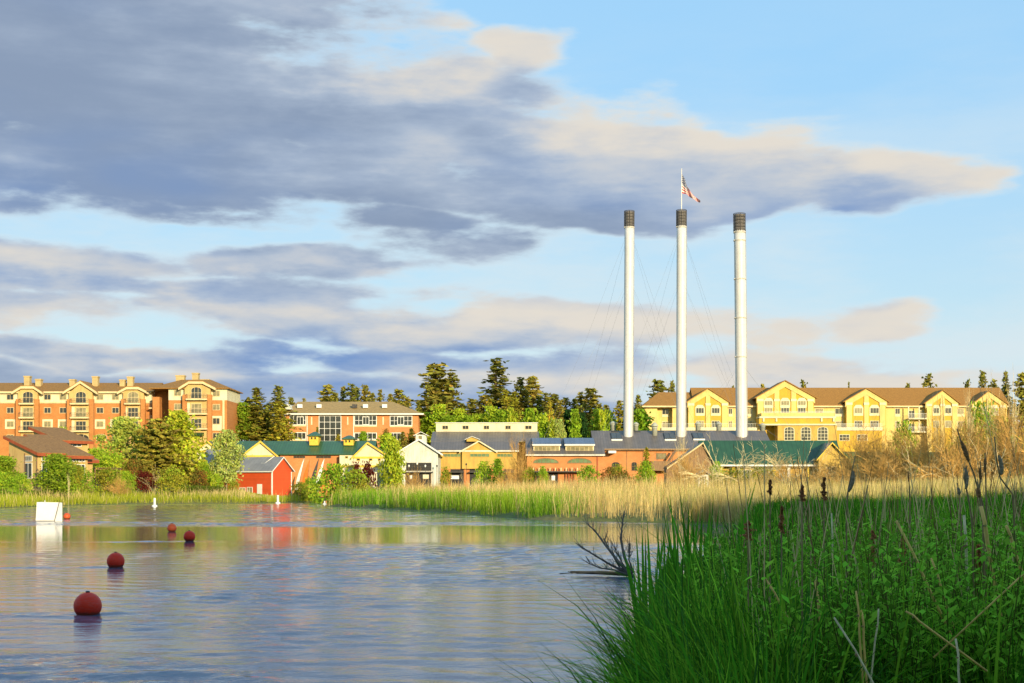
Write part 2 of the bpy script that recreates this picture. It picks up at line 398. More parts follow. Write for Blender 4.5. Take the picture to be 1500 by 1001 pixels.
def sheet(x0, x1, nx__, y0, y1, ny__):
    gx_, gy_ = np.meshgrid(np.linspace(x0, x1, nx__ + 1), np.linspace(y0, y1, ny__ + 1)); w_ = windy(gx_, gy_)
    fade = ss(gy_, 4.5, 8)
    z_ = waves(gx_, gy_) * w_ * fade
    ix = np.arange((nx__ + 1) * (ny__ + 1)).reshape(ny__ + 1, nx__ + 1)
    return np.stack([gx_, gy_, z_], -1).reshape(-1, 3), np.stack([ix[:-1, :-1], ix[:-1, 1:], ix[1:, 1:], ix[1:, :-1]], -1).reshape(-1, 4), w_.ravel()
WV, WF, WW, off = [], [], [], 0
for args in ((-150, -24, 10, -60, 46, 10), (-24, 24, 4, -60, 4, 4), (-24, 24, 400, 4, 46, 330), (24, 60, 3, -60, 46, 10), (-150, -54, 8, 46, 120, 8), (-54, 60, 380, 46, 120, 300), (-150, -90, 4, 120, 340, 10), (-90, 60, 230, 120, 340, 330)):
    v_, f_, w_ = sheet(*args); WV.append(v_); WF.append(f_ + off); WW.append(w_); off += len(v_)
wme = from_np('water', np.concatenate(WV), np.concatenate(WF), m, smooth=True)
wat = wme.attributes.new('wind', 'FLOAT', 'POINT'); wat.data.foreach_set('value', np.concatenate(WW).astype(np.float32))
tag(link(bpy.data.objects.new('water', wme)), kind='structure')

# ------------------------------------------------------------------ foliage meshes
def leaf_quads(P, size, rg, flat=.0, up=0.0):
    """randomly turned leaf quads at the points P"""
    n = len(P); a = rg.normal(size=(n, 3)); a[:, 2] *= (1 - flat); a /= np.linalg.norm(a, axis=1)[:, None] + 1e-9
    b_ = rg.normal(size=(n, 3)); b_[:, 2] *= (1 - flat); b_ -= (b_ * a).sum(1)[:, None] * a; b_ /= np.linalg.norm(b_, axis=1)[:, None] + 1e-9
    s = size * rg.uniform(.6, 1.35, (n, 1)); a = a * s; b_ = b_ * s * .62
    V = np.stack([P - a, P + b_ * .9, P + a, P - b_], 1).reshape(-1, 3)
    return V, np.arange(4 * n).reshape(n, 4)
def lin_var(base, n, rg, dv=.28, hue=.12):
    c = np.array(base)[None, :] * rg.uniform(1 - dv, 1 + dv, (n, 1)) * (1 + rg.uniform(-hue, hue, (n, 3)))
    return np.clip(c, .002, .9)
def conifer(seed, col, n_lev=24, per=8, r=.17, droop=.25, bare=.10, irregular=.3, size=.0215, taper=1.0, open_=.0):
    rg = np.random.default_rng(seed); P = []; 
    lop = rg.uniform(.75, 1.2, 12)
    for k in range(n_lev):
        z = bare + (1 - bare) * (k + rg.uniform(-.4, .4)) / n_lev
        z = min(max(z, bare), .985); u = (z - bare) / (1 - bare)
        rr = r * min(1, (1 - u) ** taper * 1.15 + .03) * (.62 + .38 * min(1, u / .14))
        rr *= rg.uniform(1 - irregular, 1 + irregular * .6)
        for j in range(per):
            if rg.random() < open_: continue
            an = 2 * math.pi * (j + rg.random()) / per + k * .7
            L = rr * rg.uniform(.55, 1.15) * lop[int(an * 12 / 6.2832) % 12]
            m_ = max(2, int(L / .0135))
            for q in range(m_):
                f = (q + 1) / m_
                P.append((L * f * math.cos(an), L * f * math.sin(an), z + .02 - droop * L * f * f + rg.normal() * .006))
    P = np.array(P); P += rg.normal(size=P.shape) * .010
    P = np.concatenate([P, [(0, 0, .99)], [(0, 0, .975)], [(0.004, 0, .96)]])
    V1, F1 = leaf_quads(P, size, rg, .35); V2, F2 = leaf_quads(P + rg.normal(size=P.shape) * .008, size * .8, rg, .1)
    V = np.concatenate([V1, V2]); FF = np.concatenate([F1, F2 + len(V1)])
    colr = np.repeat(lin_var(col, len(FF), rg, .38, .15), 4, 0)
    return V, FF, colr
def broadleaf(seed, col, lumps=34, per=58, rx=.30, z0=.18, z1=1.0, size=.020, spread=.075, pointed=.0, col2=None, gap=.0):
    rg = np.random.default_rng(seed); P = []; Cc = []
    for k in range(lumps):
        u = (k + rg.random()) / lumps; z = z0 + (z1 - z0 - spread) * u
        prof = math.sqrt(max(0, 1 - (2 * u - .85) ** 2 * .78)) * (1 - pointed * u)
        an = k * 2.39996 + rg.uniform(-.5, .5); rr = rx * prof * math.sqrt(rg.uniform(.12, 1)) * rg.uniform(.75, 1.12)
        cen = np.array([rr * math.cos(an), rr * math.sin(an), z + spread * .4]); sp = spread * rg.uniform(.65, 1.25)
        q = rg.normal(size=(per, 3)) * sp * np.array([1, 1, .8]) * .75
        P.append(cen + q)
        base = np.array(col) if (col2 is None or rg.random() < .7) else np.array(col2)
        Cc.append(lin_var(base * rg.uniform(.8, 1.2), per, rg, .30, .12))
    P = np.concatenate(P); Cc = np.concatenate(Cc); P[:, 2] = np.clip(P[:, 2], z0 * .6, z1)
    V, FF = leaf_quads(P, size, rg)
    return V, FF, np.repeat(Cc, 4, 0)
def trunk_mesh(name, m, r=.018, h=.9, limbs=0, spread=.2, z0=.2, seed=1):
    rg = random.Random(seed); b_ = MB()
    b_.tube([(0, 0, -.03), (.004, .002, h * .35), (-.004, .003, h * .7), (0, 0, h)], r, r * .18, 6)
    for i in range(limbs):
        a = i * 2.4 + rg.random(); z = z0 + (h - z0) * (i + .5) / limbs * .85
        L = spread * rg.uniform(.7, 1.1)
        b_.tube([(0, 0, z), (L * .5 * math.cos(a), L * .5 * math.sin(a), z + L * .45), (L * math.cos(a), L * math.sin(a), z + L * .8)], r * .45, r * .12, 4)
    return b_.mesh(name, m, True)
G_FIR = (.175, .175, .028); G_PINE = (.235, .220, .042); G_YEL = (.30, .27, .032); G_POP = (.26, .39, .030); G_LITE = (.37, .45, .036); G_MID = (.22, .31, .028)
PROTO = {}
def proto(kind, crown, leafm, trunk): PROTO[kind] = (from_np(kind + '_crown', *crown[:2], leafm, crown[2]), trunk)
tk = trunk_mesh('conifer_trunk', M['bark'], .016, .93)
tb = trunk_mesh('broadleaf_trunk', M['bark'], .022, .8, 9, .2)
tp = trunk_mesh('aspen_trunk', M['palebark'], .016, .9, 9, .15)
proto('fir', conifer(1, G_FIR, 28, 9, .17, .30, .06), M['needle'], tk)
proto('fir2', conifer(2, G_PINE, 26, 9, .20, .22, .05, .35), M['needle'], tk)
proto('pine', conifer(3, G_PINE, 22, 8, .15, .05, .14, .5, .025, .75, .12), M['needle'], tk)
proto('pine2', conifer(4, (.185, .18, .035), 24, 8, .13, .12, .10, .55, .024, .7, .15), M['needle'], tk)
proto('pine3', conifer(14, (.21, .20, .038), 20, 8, .20, -.1, .2, .5, .026, .55, .2), M['needle'], tk)
proto('spire', conifer(5, (.175, .175, .038), 30, 7, .12, .25, .08, .4, .019), M['needle'], tk)
proto('larch', conifer(6, G_YEL, 26, 8, .17, .15, .06, .35, .021), M['needle'], tk)
proto('cypress', conifer(7, (.022, .060, .016), 30, 10, .15, -.3, .02, .15, .022, .35), M['needle'], tk)
proto('poplar', broadleaf(8, G_POP, 46, 80, .17, .05, 1, .026, .055, .55), M['leaf'], tp)
proto('poplar2', broadleaf(9, G_LITE, 46, 80, .22, .06, 1, .026, .065, .6, G_POP), M['leaf'], tp)
proto('round', broadleaf(10, G_MID, 56, 90, .40, .10, 1, .026, .085, .15, G_POP), M['leaf'], tb)
proto('willow', broadleaf(11, (.34, .41, .07), 66, 90, .42, .04, 1, .024, .075, .2, (.42, .46, .09)), M['leaf'], tb)
proto('aspen', broadleaf(12, (.40, .46, .12), 56, 84, .34, .14, 1, .022, .07, .3, (.38, .44, .13)), M['leaf'], tp)
proto('birch', broadleaf(13, (.38, .44, .04), 50, 90, .30, .05, 1, .024, .07, .55, G_LITE), M['leaf'], tp)
proto('bush', broadleaf(15, G_POP, 40, 60, .62, .02, 1, .034, .13, .1, G_LITE), M['leaf'], tb)
proto('yellow_bush', broadleaf(16, (.30, .30, .035), 36, 60, .60, .02, 1, .034, .13, .2, (.24, .31, .03)), M['leaf'], tb)
proto('red_bush', broadleaf(17, (.120, .020, .016), 30, 56, .46, .04, 1, .036, .11, .2, (.16, .04, .02)), M['leaf'], tb)
proto('rust_bush', broadleaf(18, (.23, .12, .03), 30, 56, .55, .03, 1, .034, .12, .2, (.17, .17, .03)), M['leaf'], tb)
proto('dark_pine_bush', conifer(19, (.30, .26, .045), 20, 10, .34, -.05, .04, .4, .030, .6), M['needle'], tb)
def plant(kind, name, px, top, D, label, cat='tree', width=None, group=None, base=None, names=('trunk', 'crown')):
    """one tree or bush: stands on the ground at column px, distance D, its tip at row top; width = crown width in columns"""
    p = at(px, top, D); z = gz(p.x, D) if base is None else at(px, base, D).z
    h = max(.6, p.z - z)
    cr, tr = PROTO[kind]
    e = thing(name, label, cat, (p.x, D, z - .05), rnd.uniform(0, 6.28), group)
    me_w = kind_w(kind)
    s = h if width is None else width * D / F / me_w
    e.scale = (s, s, h)
    link(bpy.data.objects.new(names[0], tr), e)
    link(bpy.data.objects.new(names[1], cr), e)
    return e
_kw = {}
def kind_w(kind):
    if kind not in _kw:
        me = PROTO[kind][0]; a = np.empty(len(me.vertices) * 3, np.float32); me.vertices.foreach_get('co', a)
        rr = np.hypot(a[0::3], a[1::3]); _kw[kind] = 2 * float(np.quantile(rr, .78))
    return _kw[kind]
# ------------------------------------------------------------------ building helpers
class Site:
    """pixel columns and rows of a facade at distance D -> metres from the building's own base"""
    def __init__(s, px0, D, z0=None):
        s.px0, s.D = px0, D; s.x0 = (px0 - 750) / F * D
        s.z0 = gz(s.x0, D) if z0 is None else z0
        s.loc = (s.x0, D, s.z0)
    def X(s, px, dy=0): return (px - 750) / F * (s.D + dy) - s.x0
    def Z(s, py, dy=0): return H - (py - HY) / F * (s.D + dy) - s.z0
_wc = {}
def window(parent, x0, x1, z0, z1, y, nx=2, nz=1, fm='white', gm='glass', arch=False, name='window', t=.11, side=None, pane='pane'):
    """frame with glazing bars (part) and its pane (sub-part), standing a little proud of the wall; side='x' faces +x"""
    w, h = x1 - x0, z1 - z0
    key = (round(w, 2), round(h, 2), nx, nz, fm, gm, arch, t)
    if key not in _wc:
        f = MB(); g = MB(); hw = w / 2; tt = t * .6
        if arch:
            n = 8; zs = h - hw * .55
            top = [(hw * math.cos(math.pi * i / n), zs + hw * .55 * math.sin(math.pi * i / n)) for i in range(n + 1)]
            g.prism_y([(-hw, 0), (hw, 0)] + top[1:-1] if zs < .05 else [(-hw, 0), (hw, 0)] + top, -.035, -.005)
            for i in range(n):
                (xa, za), (xb, zb) = top[i], top[i + 1]; q = 1 - t / hw
                f.prism_y([(xa, za), (xb, zb), (xb * q, zs + (zb - zs) * q), (xa * q, zs + (za - zs) * q)], -.09, -.002)
            for xx in (-hw, hw - t): f.box(xx, xx + t, -.09, -.002, 0, max(zs, .02))
        else:
            g.box(-hw + .01, hw - .01, -.035, -.005, .01, h - .01)
            f.box(-hw, hw, -.09, -.002, h - t, h)
            for xx in (-hw, hw - t): f.box(xx, xx + t, -.09, -.002, t, h - t)
        f.box(-hw, hw, -.11, -.002, 0, t)
        for i in range(1, nx):
            xx = -hw + w * i / nx; zt = h - t if not arch else (h - hw * .55 + hw * .55 * math.sqrt(max(0, 1 - (xx / hw) ** 2)) - t * .5)
            f.box(xx - tt / 2, xx + tt / 2, -.075, -.004, t, zt)
        for i in range(1, nz):
            zz = h * i / nz
            f.box(-hw + t, hw - t, -.07, -.006, zz - tt / 2, zz + tt / 2)
        _wc[key] = (f.mesh(name, M[fm]), g.mesh(pane, M[gm]))
    a, b_ = _wc[key]
    o = link(bpy.data.objects.new(name, a), parent)
    if side == 'x': o.location = (y, (x0 + x1) / 2, z0); o.rotation_euler = (0, 0, R(90))
    else: o.location = ((x0 + x1) / 2, y, z0)
    link(bpy.data.objects.new(pane, b_), o)
    return o
def railing(parent, x0, x1, y, z0, z1, m='iron', n=None, depth=0):
    r = MB(); w = x1 - x0; n = n or max(4, int(w / .35))
    r.box(x0, x1, y - .03, y + .03, z1 - .06, z1); r.box(x0, x1, y - .025, y + .025, z0 + .05, z0 + .10)
    for i in range(n + 1):
        x = x0 + w * i / n; r.box(x - .02, x + .02, y - .02, y + .02, z0, z1 - .06)
    if depth:
        for x in (x0, x1): r.box(x - .025, x + .025, y + .03, y + depth, z1 - .055, z1 - .005)
    return r.build('railing', M[m], parent)
def gable_roof_y(mb, xl, xr, xa, ze, za, y0, y1, t=.25, over=.4):
    """roof of a gable that faces the viewer: two sloping slabs"""
    for xe, s in ((xl, -1), (xr, 1)):
        sl = (za - ze) / abs(xa - xe); x2 = xe + s * over; z2 = ze - sl * over
        mb.prism_y([(x2, z2), (xa, za), (xa, za + t), (x2, z2 + t)], y0, y1)
def ridge_roof_x(mb, x0, x1, y0, y1, ze, zr, t=.25, yr=None):
    """roof with its ridge across the view"""
    yr = (y0 + y1) / 2 if yr is None else yr
    mb.prism_x([(y0, ze), (yr, zr), (yr, zr + t), (y0, ze + t)], x0, x1)
    mb.prism_x([(yr, zr), (y1, ze), (y1, ze + t), (yr, zr + t)], x0, x1)
def hip(mb, x0, x1, y0, y1, ze, zr, il, ir, t=.2):
    ym = (y0 + y1) / 2
    v_ = [(x0, y0, ze), (x1, y0, ze), (x1, y1, ze), (x0, y1, ze), (x0 + il, ym, zr), (x1 - ir, ym, zr)]
    lo = [(x, y, z - t) for x, y, z in v_[:4]]
    mb.add(v_ + lo, [(0, 1, 5, 4), (1, 2, 5), (2, 3, 4, 5), (3, 0, 4), (9, 8, 7, 6), (0, 6, 7, 1), (1, 7, 8, 2), (2, 8, 9, 3), (3, 9, 6, 0)])

# ------------------------------------------------------------------ brick apartment building, upper left
S = Site(150, 335); X, Z = S.X, S.Z
b_ = thing('apartment_building', 'long brick apartment building with cream top storey, arched balcony bays and chimneys', 'apartment building', S.loc)
zb = Z(590.3); ze = Z(574.8)
MB().box(X(-60), X(222), 0, 16, -2, zb).build('wall', M['brick'], b_)
MB().box(X(-60), X(222), -.06, 16, zb, ze).build('upper_wall', M['cream'], b_)
MB().box(X(-60), X(222), -.22, -.03, zb - .15, zb + .18).build('string_course', M['creamtrim'], b_)
rf = MB(); ridge_roof_x(rf, X(-62), X(226), -.8, 17, ze - .1, Z(562.5, 8)); roof = rf.build('roof', M['brownroof'], b_)
MB().box(X(-60), X(222), -.9, -.7, ze - .30, ze + .15).build('gutter', M['creamtrim'], b_)
# right wing stands forward
MB().box(X(253), X(337.5), -4, 12, -2, Z(588)).build('wing_wall', M['brick'], b_)
MB().box(X(253), X(337.5), -4.06, 12, Z(588), Z(570)).build('wing_upper_wall', M['cream'], b_)
MB().box(X(222), X(253), 3, 12, -2, Z(572)).build('recess_wall', M['brick'], b_)
MB().box(X(229), X(239), -3.5, -1.5, -2, Z(583)).build('brick_pier', M['brick'], b_)
for zz in (598, 617, 636):
    MB().box(X(222), X(229), -2.6, 3, Z(zz) - .3, Z(zz)).build('balcony', M['creamtrim'], b_); railing(b_, X(222), X(229), -2.6, Z(zz), Z(zz) + 1.1)
rf = MB(); hip(rf, X(226), X(341), -5, 13, Z(570.5), Z(556.5, 4), 5.5, 6.0); rf.build('wing_roof', M['brownroof'], b_)
for x0, x1, yt, yb_ in ((25.6, 33.8, 550.5, 572), (42.5, 50.5, 555, 572), (93, 101, 555.5, 570), (126.8, 135, 551, 570), (167.5, 175, 556, 570), (178.8, 187, 551.5, 570),
                      (251, 263.5, 549.5, 566), (275.3, 284.4, 546, 563), (288, 300, 555.5, 562)):
    c_ = MB(); c_.box(X(x0), X(x1), 4.4, 6.0, Z(yb_) - 1.2, Z(yt)); c_.box(X(x0) - .12, X(x1) + .12, 4.28, 6.12, Z(yt), Z(yt) + .3)
    c_.build('chimney', M['chimney'], roof)
def bay(xl, xr, xa, apex, flat, yplane, off, eave, rows, door='glass'):
    """balcony bay: brick piers, tan back wall, three balconies, arched door at the top, cream gable"""
    w0, w1 = X(xl), X(xr); ym = yplane - 1.2
    pts = [(w0 + .4, -2), (w1 - .4, -2), (w1 - .4, Z(eave)), (X(xa) + (w1 - w0) * flat, Z(apex) - .3), (X(xa) - (w1 - w0) * flat, Z(apex) - .3), (w0 + .4, Z(eave))]
    if flat == 0: pts = pts[:3] + [(X(xa), Z(apex) - .3), pts[5]]
    MB().prism_y(pts, ym, yplane + 3).build('bay_wall', M['tan'], b_)
    for xa_, xb_ in ((w0, w0 + 1.0), (w1 - 1.0, w1)): MB().box(xa_, xb_, ym - .5, ym + .3, -2, Z(rows[0] - 6)).build('brick_pier', M['brick'], b_)
    tr = MB()
    def seg(x1_, z1_, x2_, z2_): tr.prism_y([(x1_, z1_), (x2_, z2_), (x2_, z2_ + .55), (x1_, z1_ + .55)], ym - .8, ym + .5)
    fl = (w1 - w0) * flat; zA = Z(apex) - .35
    seg(w0 - .9, Z(eave) - .45, X(xa) - fl, zA); seg(X(xa) + fl, zA, w1 + .9, Z(eave) - .45)
    if fl: seg(X(xa) - fl, zA, X(xa) + fl, zA)
    tr.build('gable_trim', M['creamtrim'], b_)
    r_ = MB(); e1 = [(w0 - .9, Z(eave) + .05), (X(xa) - fl, zA + .5), (X(xa) + fl + .01, zA + .5), (w1 + .9, Z(eave) + .05)]
    r_.prism_y(e1 + [(w1 + .9, Z(eave) + .2), (X(xa) + fl, zA + .75), (X(xa) - fl, zA + .75), (w0 - .9, Z(eave) + .2)], ym - .7, yplane + 7)
    r_.build('gable_roof', M['brownroof'], b_)
    for i, rw in enumerate(rows):
        zf = Z(rw)
        s_ = MB().box(w0 + .95, w1 - .95, ym - 1.3, ym, zf - .35, zf).build('balcony', M['creamtrim'], b_)
        rl = railing(s_, w0 + 1.0, w1 - 1.0, ym - 1.25, zf, zf + 1.05, depth=1.2)
        window(b_, X(xa) - 1.25, X(xa) + 1.25, zf + .02, zf + (2.75 if i == 0 else 2.3), ym, 3, 2, 'creamtrim', 'paleglass' if (i + int(xl)) % 3 == 0 else 'glass', arch=(i == 0), name='balcony_door')
        if i: MB().box(w0 + .95, X(xa) - 1.5, ym - .02, ym + .02, zf, zf + 2.4).build('side_panel', M['cream'], b_)
for i, (a_, c_, d_, ap, fl) in enumerate(((26.5, 60, 43.6, 568.2, .27), (101, 140, 120.9, 560.5, 0), (180, 215, 197, 569.3, .25))):
    bay(a_, c_, d_, ap, fl, 0, 0, 576, (591.5, 611.8, 631.5))
    if i == 0:
        pass
bay(275.3, 317.5, 294.8, 563, .24, -4, 0, 571.5, (586.5, 607.5, 629))
wx = ((-17, -7), (9.9, 20.5), (64.5, 75), (87.3, 97.7), (141.4, 151.8), (164, 174.6))
for (a_, c_) in wx:
    window(b_, X(a_), X(c_), Z(586.3), Z(577.6), -.06, 2, 1, 'creamtrim', 'paleglass' if rnd.random() < .5 else 'glass')
    window(b_, X(a_), X(c_), Z(605.8), Z(597), 0, 2, 1, 'creamtrim', 'glass' if rnd.random() < .6 else 'paleglass')
    MB().box(X(a_ - 2.4), X(c_ + 2.4), -.05, 0, Z(628.5), Z(614.5)).build('window_panel', M['cream'], b_)
    window(b_, X(a_), X(c_), Z(626), Z(617), -.05, 2, 1, 'creamtrim', 'paleglass')
    window(b_, X(a_), X(c_), Z(646), Z(637), 0, 2, 1, 'creamtrim', 'glass')
for (a_, c_) in ((109, 133), (141, 157)):
    window(b_, X(a_), X(c_), Z(646.5), Z(636), -.05 if a_ > 140 else -1.2, 3, 1, 'creamtrim', 'dark', arch=True, name='archway', pane='dark_panel')  # flat dark panel paints the shade under each arch
for (a_, c_, rows) in ((261, 271.6, ((573, 582), (593, 602), (613, 622))), (316.8, 327.5, ((574, 582.7), (593.6, 602.5), (613.5, 623), (635, 644)))):
    for yt, yb2 in rows: window(b_, X(a_), X(c_), Z(yb2), Z(yt), -4.06 if yt < 580 else -4.0 if yt < 610 or c_ < 300 or yt > 630 else -4.05, 2, 1, 'creamtrim', 'glass' if yt > 600 else 'paleglass')
MB().box(X(315.5), X(330), -4.05, -3.9, Z(632), Z(610.8)).build('window_panel', M['cream'], b_)
MB().box(X(331), X(334), -4.1, -3.9, -2, Z(588)).build('corner_trim', M['creamtrim'], b_)
aw = MB().prism_x([(-7.2, Z(640)), (-5.2, Z(635)), (-5.2, Z(640))], X(283), X(306)).build('awning', M['greenroof'], b_)

# ------------------------------------------------------------------ brown-roofed lodges on the left bank
def lodge(px_r, D, top_l, top_r, px_l, eave_r, depth, label, windows=(), wall='tan'):
    """mono-pitch lodge turned to the right: raking red fascia on the left face, low eave on the right"""
    th = R(-34); zb0 = gz((px_r - 750) / F * D, D)
    k_ = D / F; w = (px_r - px_l) * k_ / math.cos(th); zr = H - (top_r - HY) * k_ - zb0; zl = H - (top_l - HY) * k_ - zb0
    e = thing('lodge', label, 'lodge', ((px_r - 750) * k_, D, zb0), th, 'brown roofed lodges on the left bank')
    MB().prism_y([(-w, -1.5), (0, -1.5), (0, zr), (-w, zl)], 0, depth).build('wall', M['amber' if wall == 'amber' else 'tan'], e)
    sl = (zl - zr) / w
    MB().prism_y([(-w - .6, zl + sl * .6), (.9, zr - sl * .9), (.9, zr - sl * .9 + .28), (-w - .6, zl + sl * .6 + .28)], -.7, depth + .7).build('roof', M['cabinroof'], e)
    f_ = MB().prism_y([(-w - .62, zl + sl * .6 - .28), (.92, zr - sl * .9 - .28), (.92, zr - sl * .9 + .2), (-w - .62, zl + sl * .6 + .2)], -.8, -.65)
    f_.box(.85, 1.0, -.65, depth + .7, zr - sl * .9 - .35, zr - sl * .9 + .18)
    f_.build('fascia', M['fascia'], e)
    for (x0, x1, z0, z1, nx, nz, sd2) in windows:
        z0, z1 = H - (z0 - HY) * k_ - zb0, H - (z1 - HY) * k_ - zb0
        window(e, x0, x1, z0, z1, 0 if not sd2 else 0.0, nx, nz, 'white', 'glass', side=sd2)
    for xx in (-w * .98, -w * .45, -.25): MB().box(xx, xx + .22, -.12, 0, -1.5, zr - .1).build('post', M['wood'], e)
    return e
lodge(55, 246, 641, 663, 0, 0, 4.6, 'nearest tan lodge with tall white window and sloping brown roof at left edge',
      ((-3.6, -1.4, 676, 667.5, 4, 1, None), (-3.6, -1.4, 701, 678, 2, 1, None), (.8, 3.8, 675.5, 668, 4, 1, 'x'), (.8, 3.8, 699, 678, 3, 1, 'x')))
lodge(98, 256, 638, 667, 26, 0, 4.6, 'middle tan lodge of the left bank, low eave with row of white windows', ((.6, 4.0, 676.5, 670, 5, 1, 'x'), (.6, 4.0, 695, 680, 4, 1, 'x')))
lodge(88, 272, 627, 645, 38, 0, 6.5, 'rearmost brown roofed lodge, highest ridge in front of brick apartments', ((.8, 5, 654, 648, 4, 1, 'x'),))
lodge(119, 261, 668, 673, 108, 0, 2.6, 'smallest red roofed lodge porch at the right end of the lodges', ())

# ------------------------------------------------------------------ red barn
S = Site(398.5, 290); th = R(-30)
b_ = thing('barn', 'bright red board barn with grey sheet roof, white door and white corner trim', 'barn', S.loc, th)
L, Wd, zE, zA = 14.5, 6.3, S.Z(689.2), S.Z(670)
MB().box(-L, 0, 0, Wd, -1.5, zE).build('wall', M['red'], b_)
MB().prism_x([(0.0, zE), (Wd, zE), (Wd / 2, zA)], -.3, .004).build('gable_wall', M['red'], b_)
rf = MB(); ridge_roof_x(rf, -L - .4, .45, -.45, Wd + .45, zE - .25, zA + .02, .14); rf.build('roof', M['greyroof'], b_)
t_ = MB()
t_.prism_x([(-.5, zE - .36), (Wd / 2, zA - .08), (Wd / 2, zA + .12), (-.5, zE - .14)], .46, .53); t_.prism_x([(Wd / 2, zA - .08), (Wd + .5, zE - .36), (Wd + .5, zE - .14), (Wd / 2, zA + .12)], .46, .53)
t_.box(-L, .5, -.53, -.46, zE - .38, zE - .16); t_.build('eave_trim', M['white'], b_)
for x0, x1, y0, y1 in ((-.2, .03, -.03, .2), (-.2, .03, Wd - .2, Wd + .03), (-L - .03, -L + .2, -.03, .2)): MB().box(x0, x1, y0, y1, -1.5, zE - .25).build('corner_trim', M['white'], b_)
MB().box(-3.9, -2.6, -.06, 0, -.2, 2.4).build('door', M['white'], b_)
window(b_, -6.6, -5.1, .5, 1.8, 0, 2, 1, 'white', 'paleglass'); window(b_, -8.6, -7.0, .8, 1.7, 0, 2, 1, 'white', 'paleglass')
MB().tube([(-4.2, 1.6, zE + 1.5), (-3.2, 1.55, zE + 1.45), (-2.0, 3.2, zA + .35)], .07, .07, 5).build('roof_pipe', M['white'], b_)
S = Site(345, 300)
b_ = thing('shed', 'grey roofed red shed behind the aspen, left of the red barn', 'shed', S.loc, R(-12))
Xs = lambda p: S.X(p)
MB().box(Xs(288), Xs(338), 0, 7, -1.5, S.Z(682)).build('wall', M['red'], b_)
rf = MB(); ridge_roof_x(rf, Xs(286), Xs(340), -.6, 8, S.Z(682) - .1, S.Z(658), .15, 4.6); rf.build('roof', M['greyroof'], b_)
MB().box(Xs(286), Xs(340), -.68, -.61, S.Z(682.6), S.Z(681)).build('eave_trim', M['white'], b_)
MB().prism_y([(Xs(273), -1), (Xs(285.5), -1), (Xs(285.5), S.Z(690)), (Xs(281), S.Z(680)), (Xs(276), S.Z(684)), (Xs(273), S.Z(690))], -.4, 3).build('lean_to', M['red'], b_)

# ------------------------------------------------------------------ green-roofed market building
S = Site(460, 318); X, Z = S.X, S.Z
b_ = thing('market_building', 'long green roofed building with cream gables behind the red barn', 'building', S.loc)
MB().box(X(405), X(500), 0, 11, -2, Z(667)).build('wall', M['brick2'], b_)
MB().box(X(300), X(405), .5, 11, -2, Z(667)).build('left_wall', M['gold'], b_)
rf = MB(); ridge_roof_x(rf, X(296), X(548), -1.1, 13, Z(666.5), Z(647.5, 6), .2); rf.build('roof', M['greenroof2'], b_)
for xl, xr, xa, ap, ev, yb2, wins in ((359, 407, 384.6, 647, 667, 4, ((373, 378), (389, 394))), (520, 570, 540, 648.6, 669, 2, ((524, 529), (542, 547), (555, 559))), (292, 323, 308, 647, 660, 4, ())):
    d0 = -2.2
    MB().prism_y([(X(xl), -2), (X(xr), -2), (X(xr), Z(ev)), (X(xa), Z(ap) - .3), (X(xl), Z(ev))], d0, 6).build('gable_wall', M['cream'], b_)
    g_ = MB(); gable_roof_y(g_, X(xl), X(xr), X(xa), Z(ev), Z(ap) - .1, d0 - .5, 7, .2, .5); g_.build('gable_roof', M['greenroof2'], b_)
    g_ = MB(); gable_roof_y(g_, X(xl), X(xr), X(xa), Z(ev) - .22, Z(ap) - .34, d0 - .62, d0 - .48, .45, .6); g_.build('gable_trim', M['lemon'], b_)
    MB().box(X(xl), X(xr), d0 - .08, d0 + .05, Z(ev) - .5, Z(ev) - .05).build('band', M['lemon'], b_)
    for a_, c_ in wins: window(b_, X(a_), X(c_), Z(ev + 6.5), Z(ev + 2), d0, 1, 1, 'lemon', 'glass', t=.08)
MB().box(X(499), X(520), -2.0, 2, -2, Z(667.5)).build('cream_wall', M['cream'], b_)
MB().box(X(499), X(568), -2.35, -2.1, Z(685), Z(682)).build('band', M['lemon'], b_)
window(b_, X(507), X(511.5), Z(672), Z(668.5), -2.0, 1, 1, 'lemon', 'glass', t=.08)
for a_, c_ in ((430, 447), (463, 485)): window(b_, X(a_), X(c_), Z(671.5), Z(667.8), 0, 4, 1, 'wood', 'dark', t=.08)
MB().box(X(568), X(571.5), -2, 5, -2, Z(669)).build('side_wall', M['offwhite'], b_)
c_ = MB().box(X(545), X(556), -6, -2.3, -2, Z(692)).build('porch', M['cream'], b_)
for xl, xr, yt, ye, yb2 in ((452, 471, 632.5, 638.5, 648), (502, 522, 638, 643, 649)):
    z_ = lambda p: Z(p, 5)
    q = MB().box(X(xl + 3, 5), X(xr - 3, 5), 3, 7, Z(652), z_(ye)).build('cupola', M['lemon'], b_)
    r_ = MB(); hip(r_, X(xl, 5), X(xr, 5), 2.4, 7.6, z_(ye), z_(yt), 1.2, 1.2); r_.build('cupola_roof', M['greenroof2'], q)
    for i in (0, 1): window(q, X(xl + 5 + i * 5, 5), X(xl + 8 + i * 5, 5), z_(ye + 6), z_(ye + 2), 3, 1, 1, 'lemon', 'glass', t=.06)

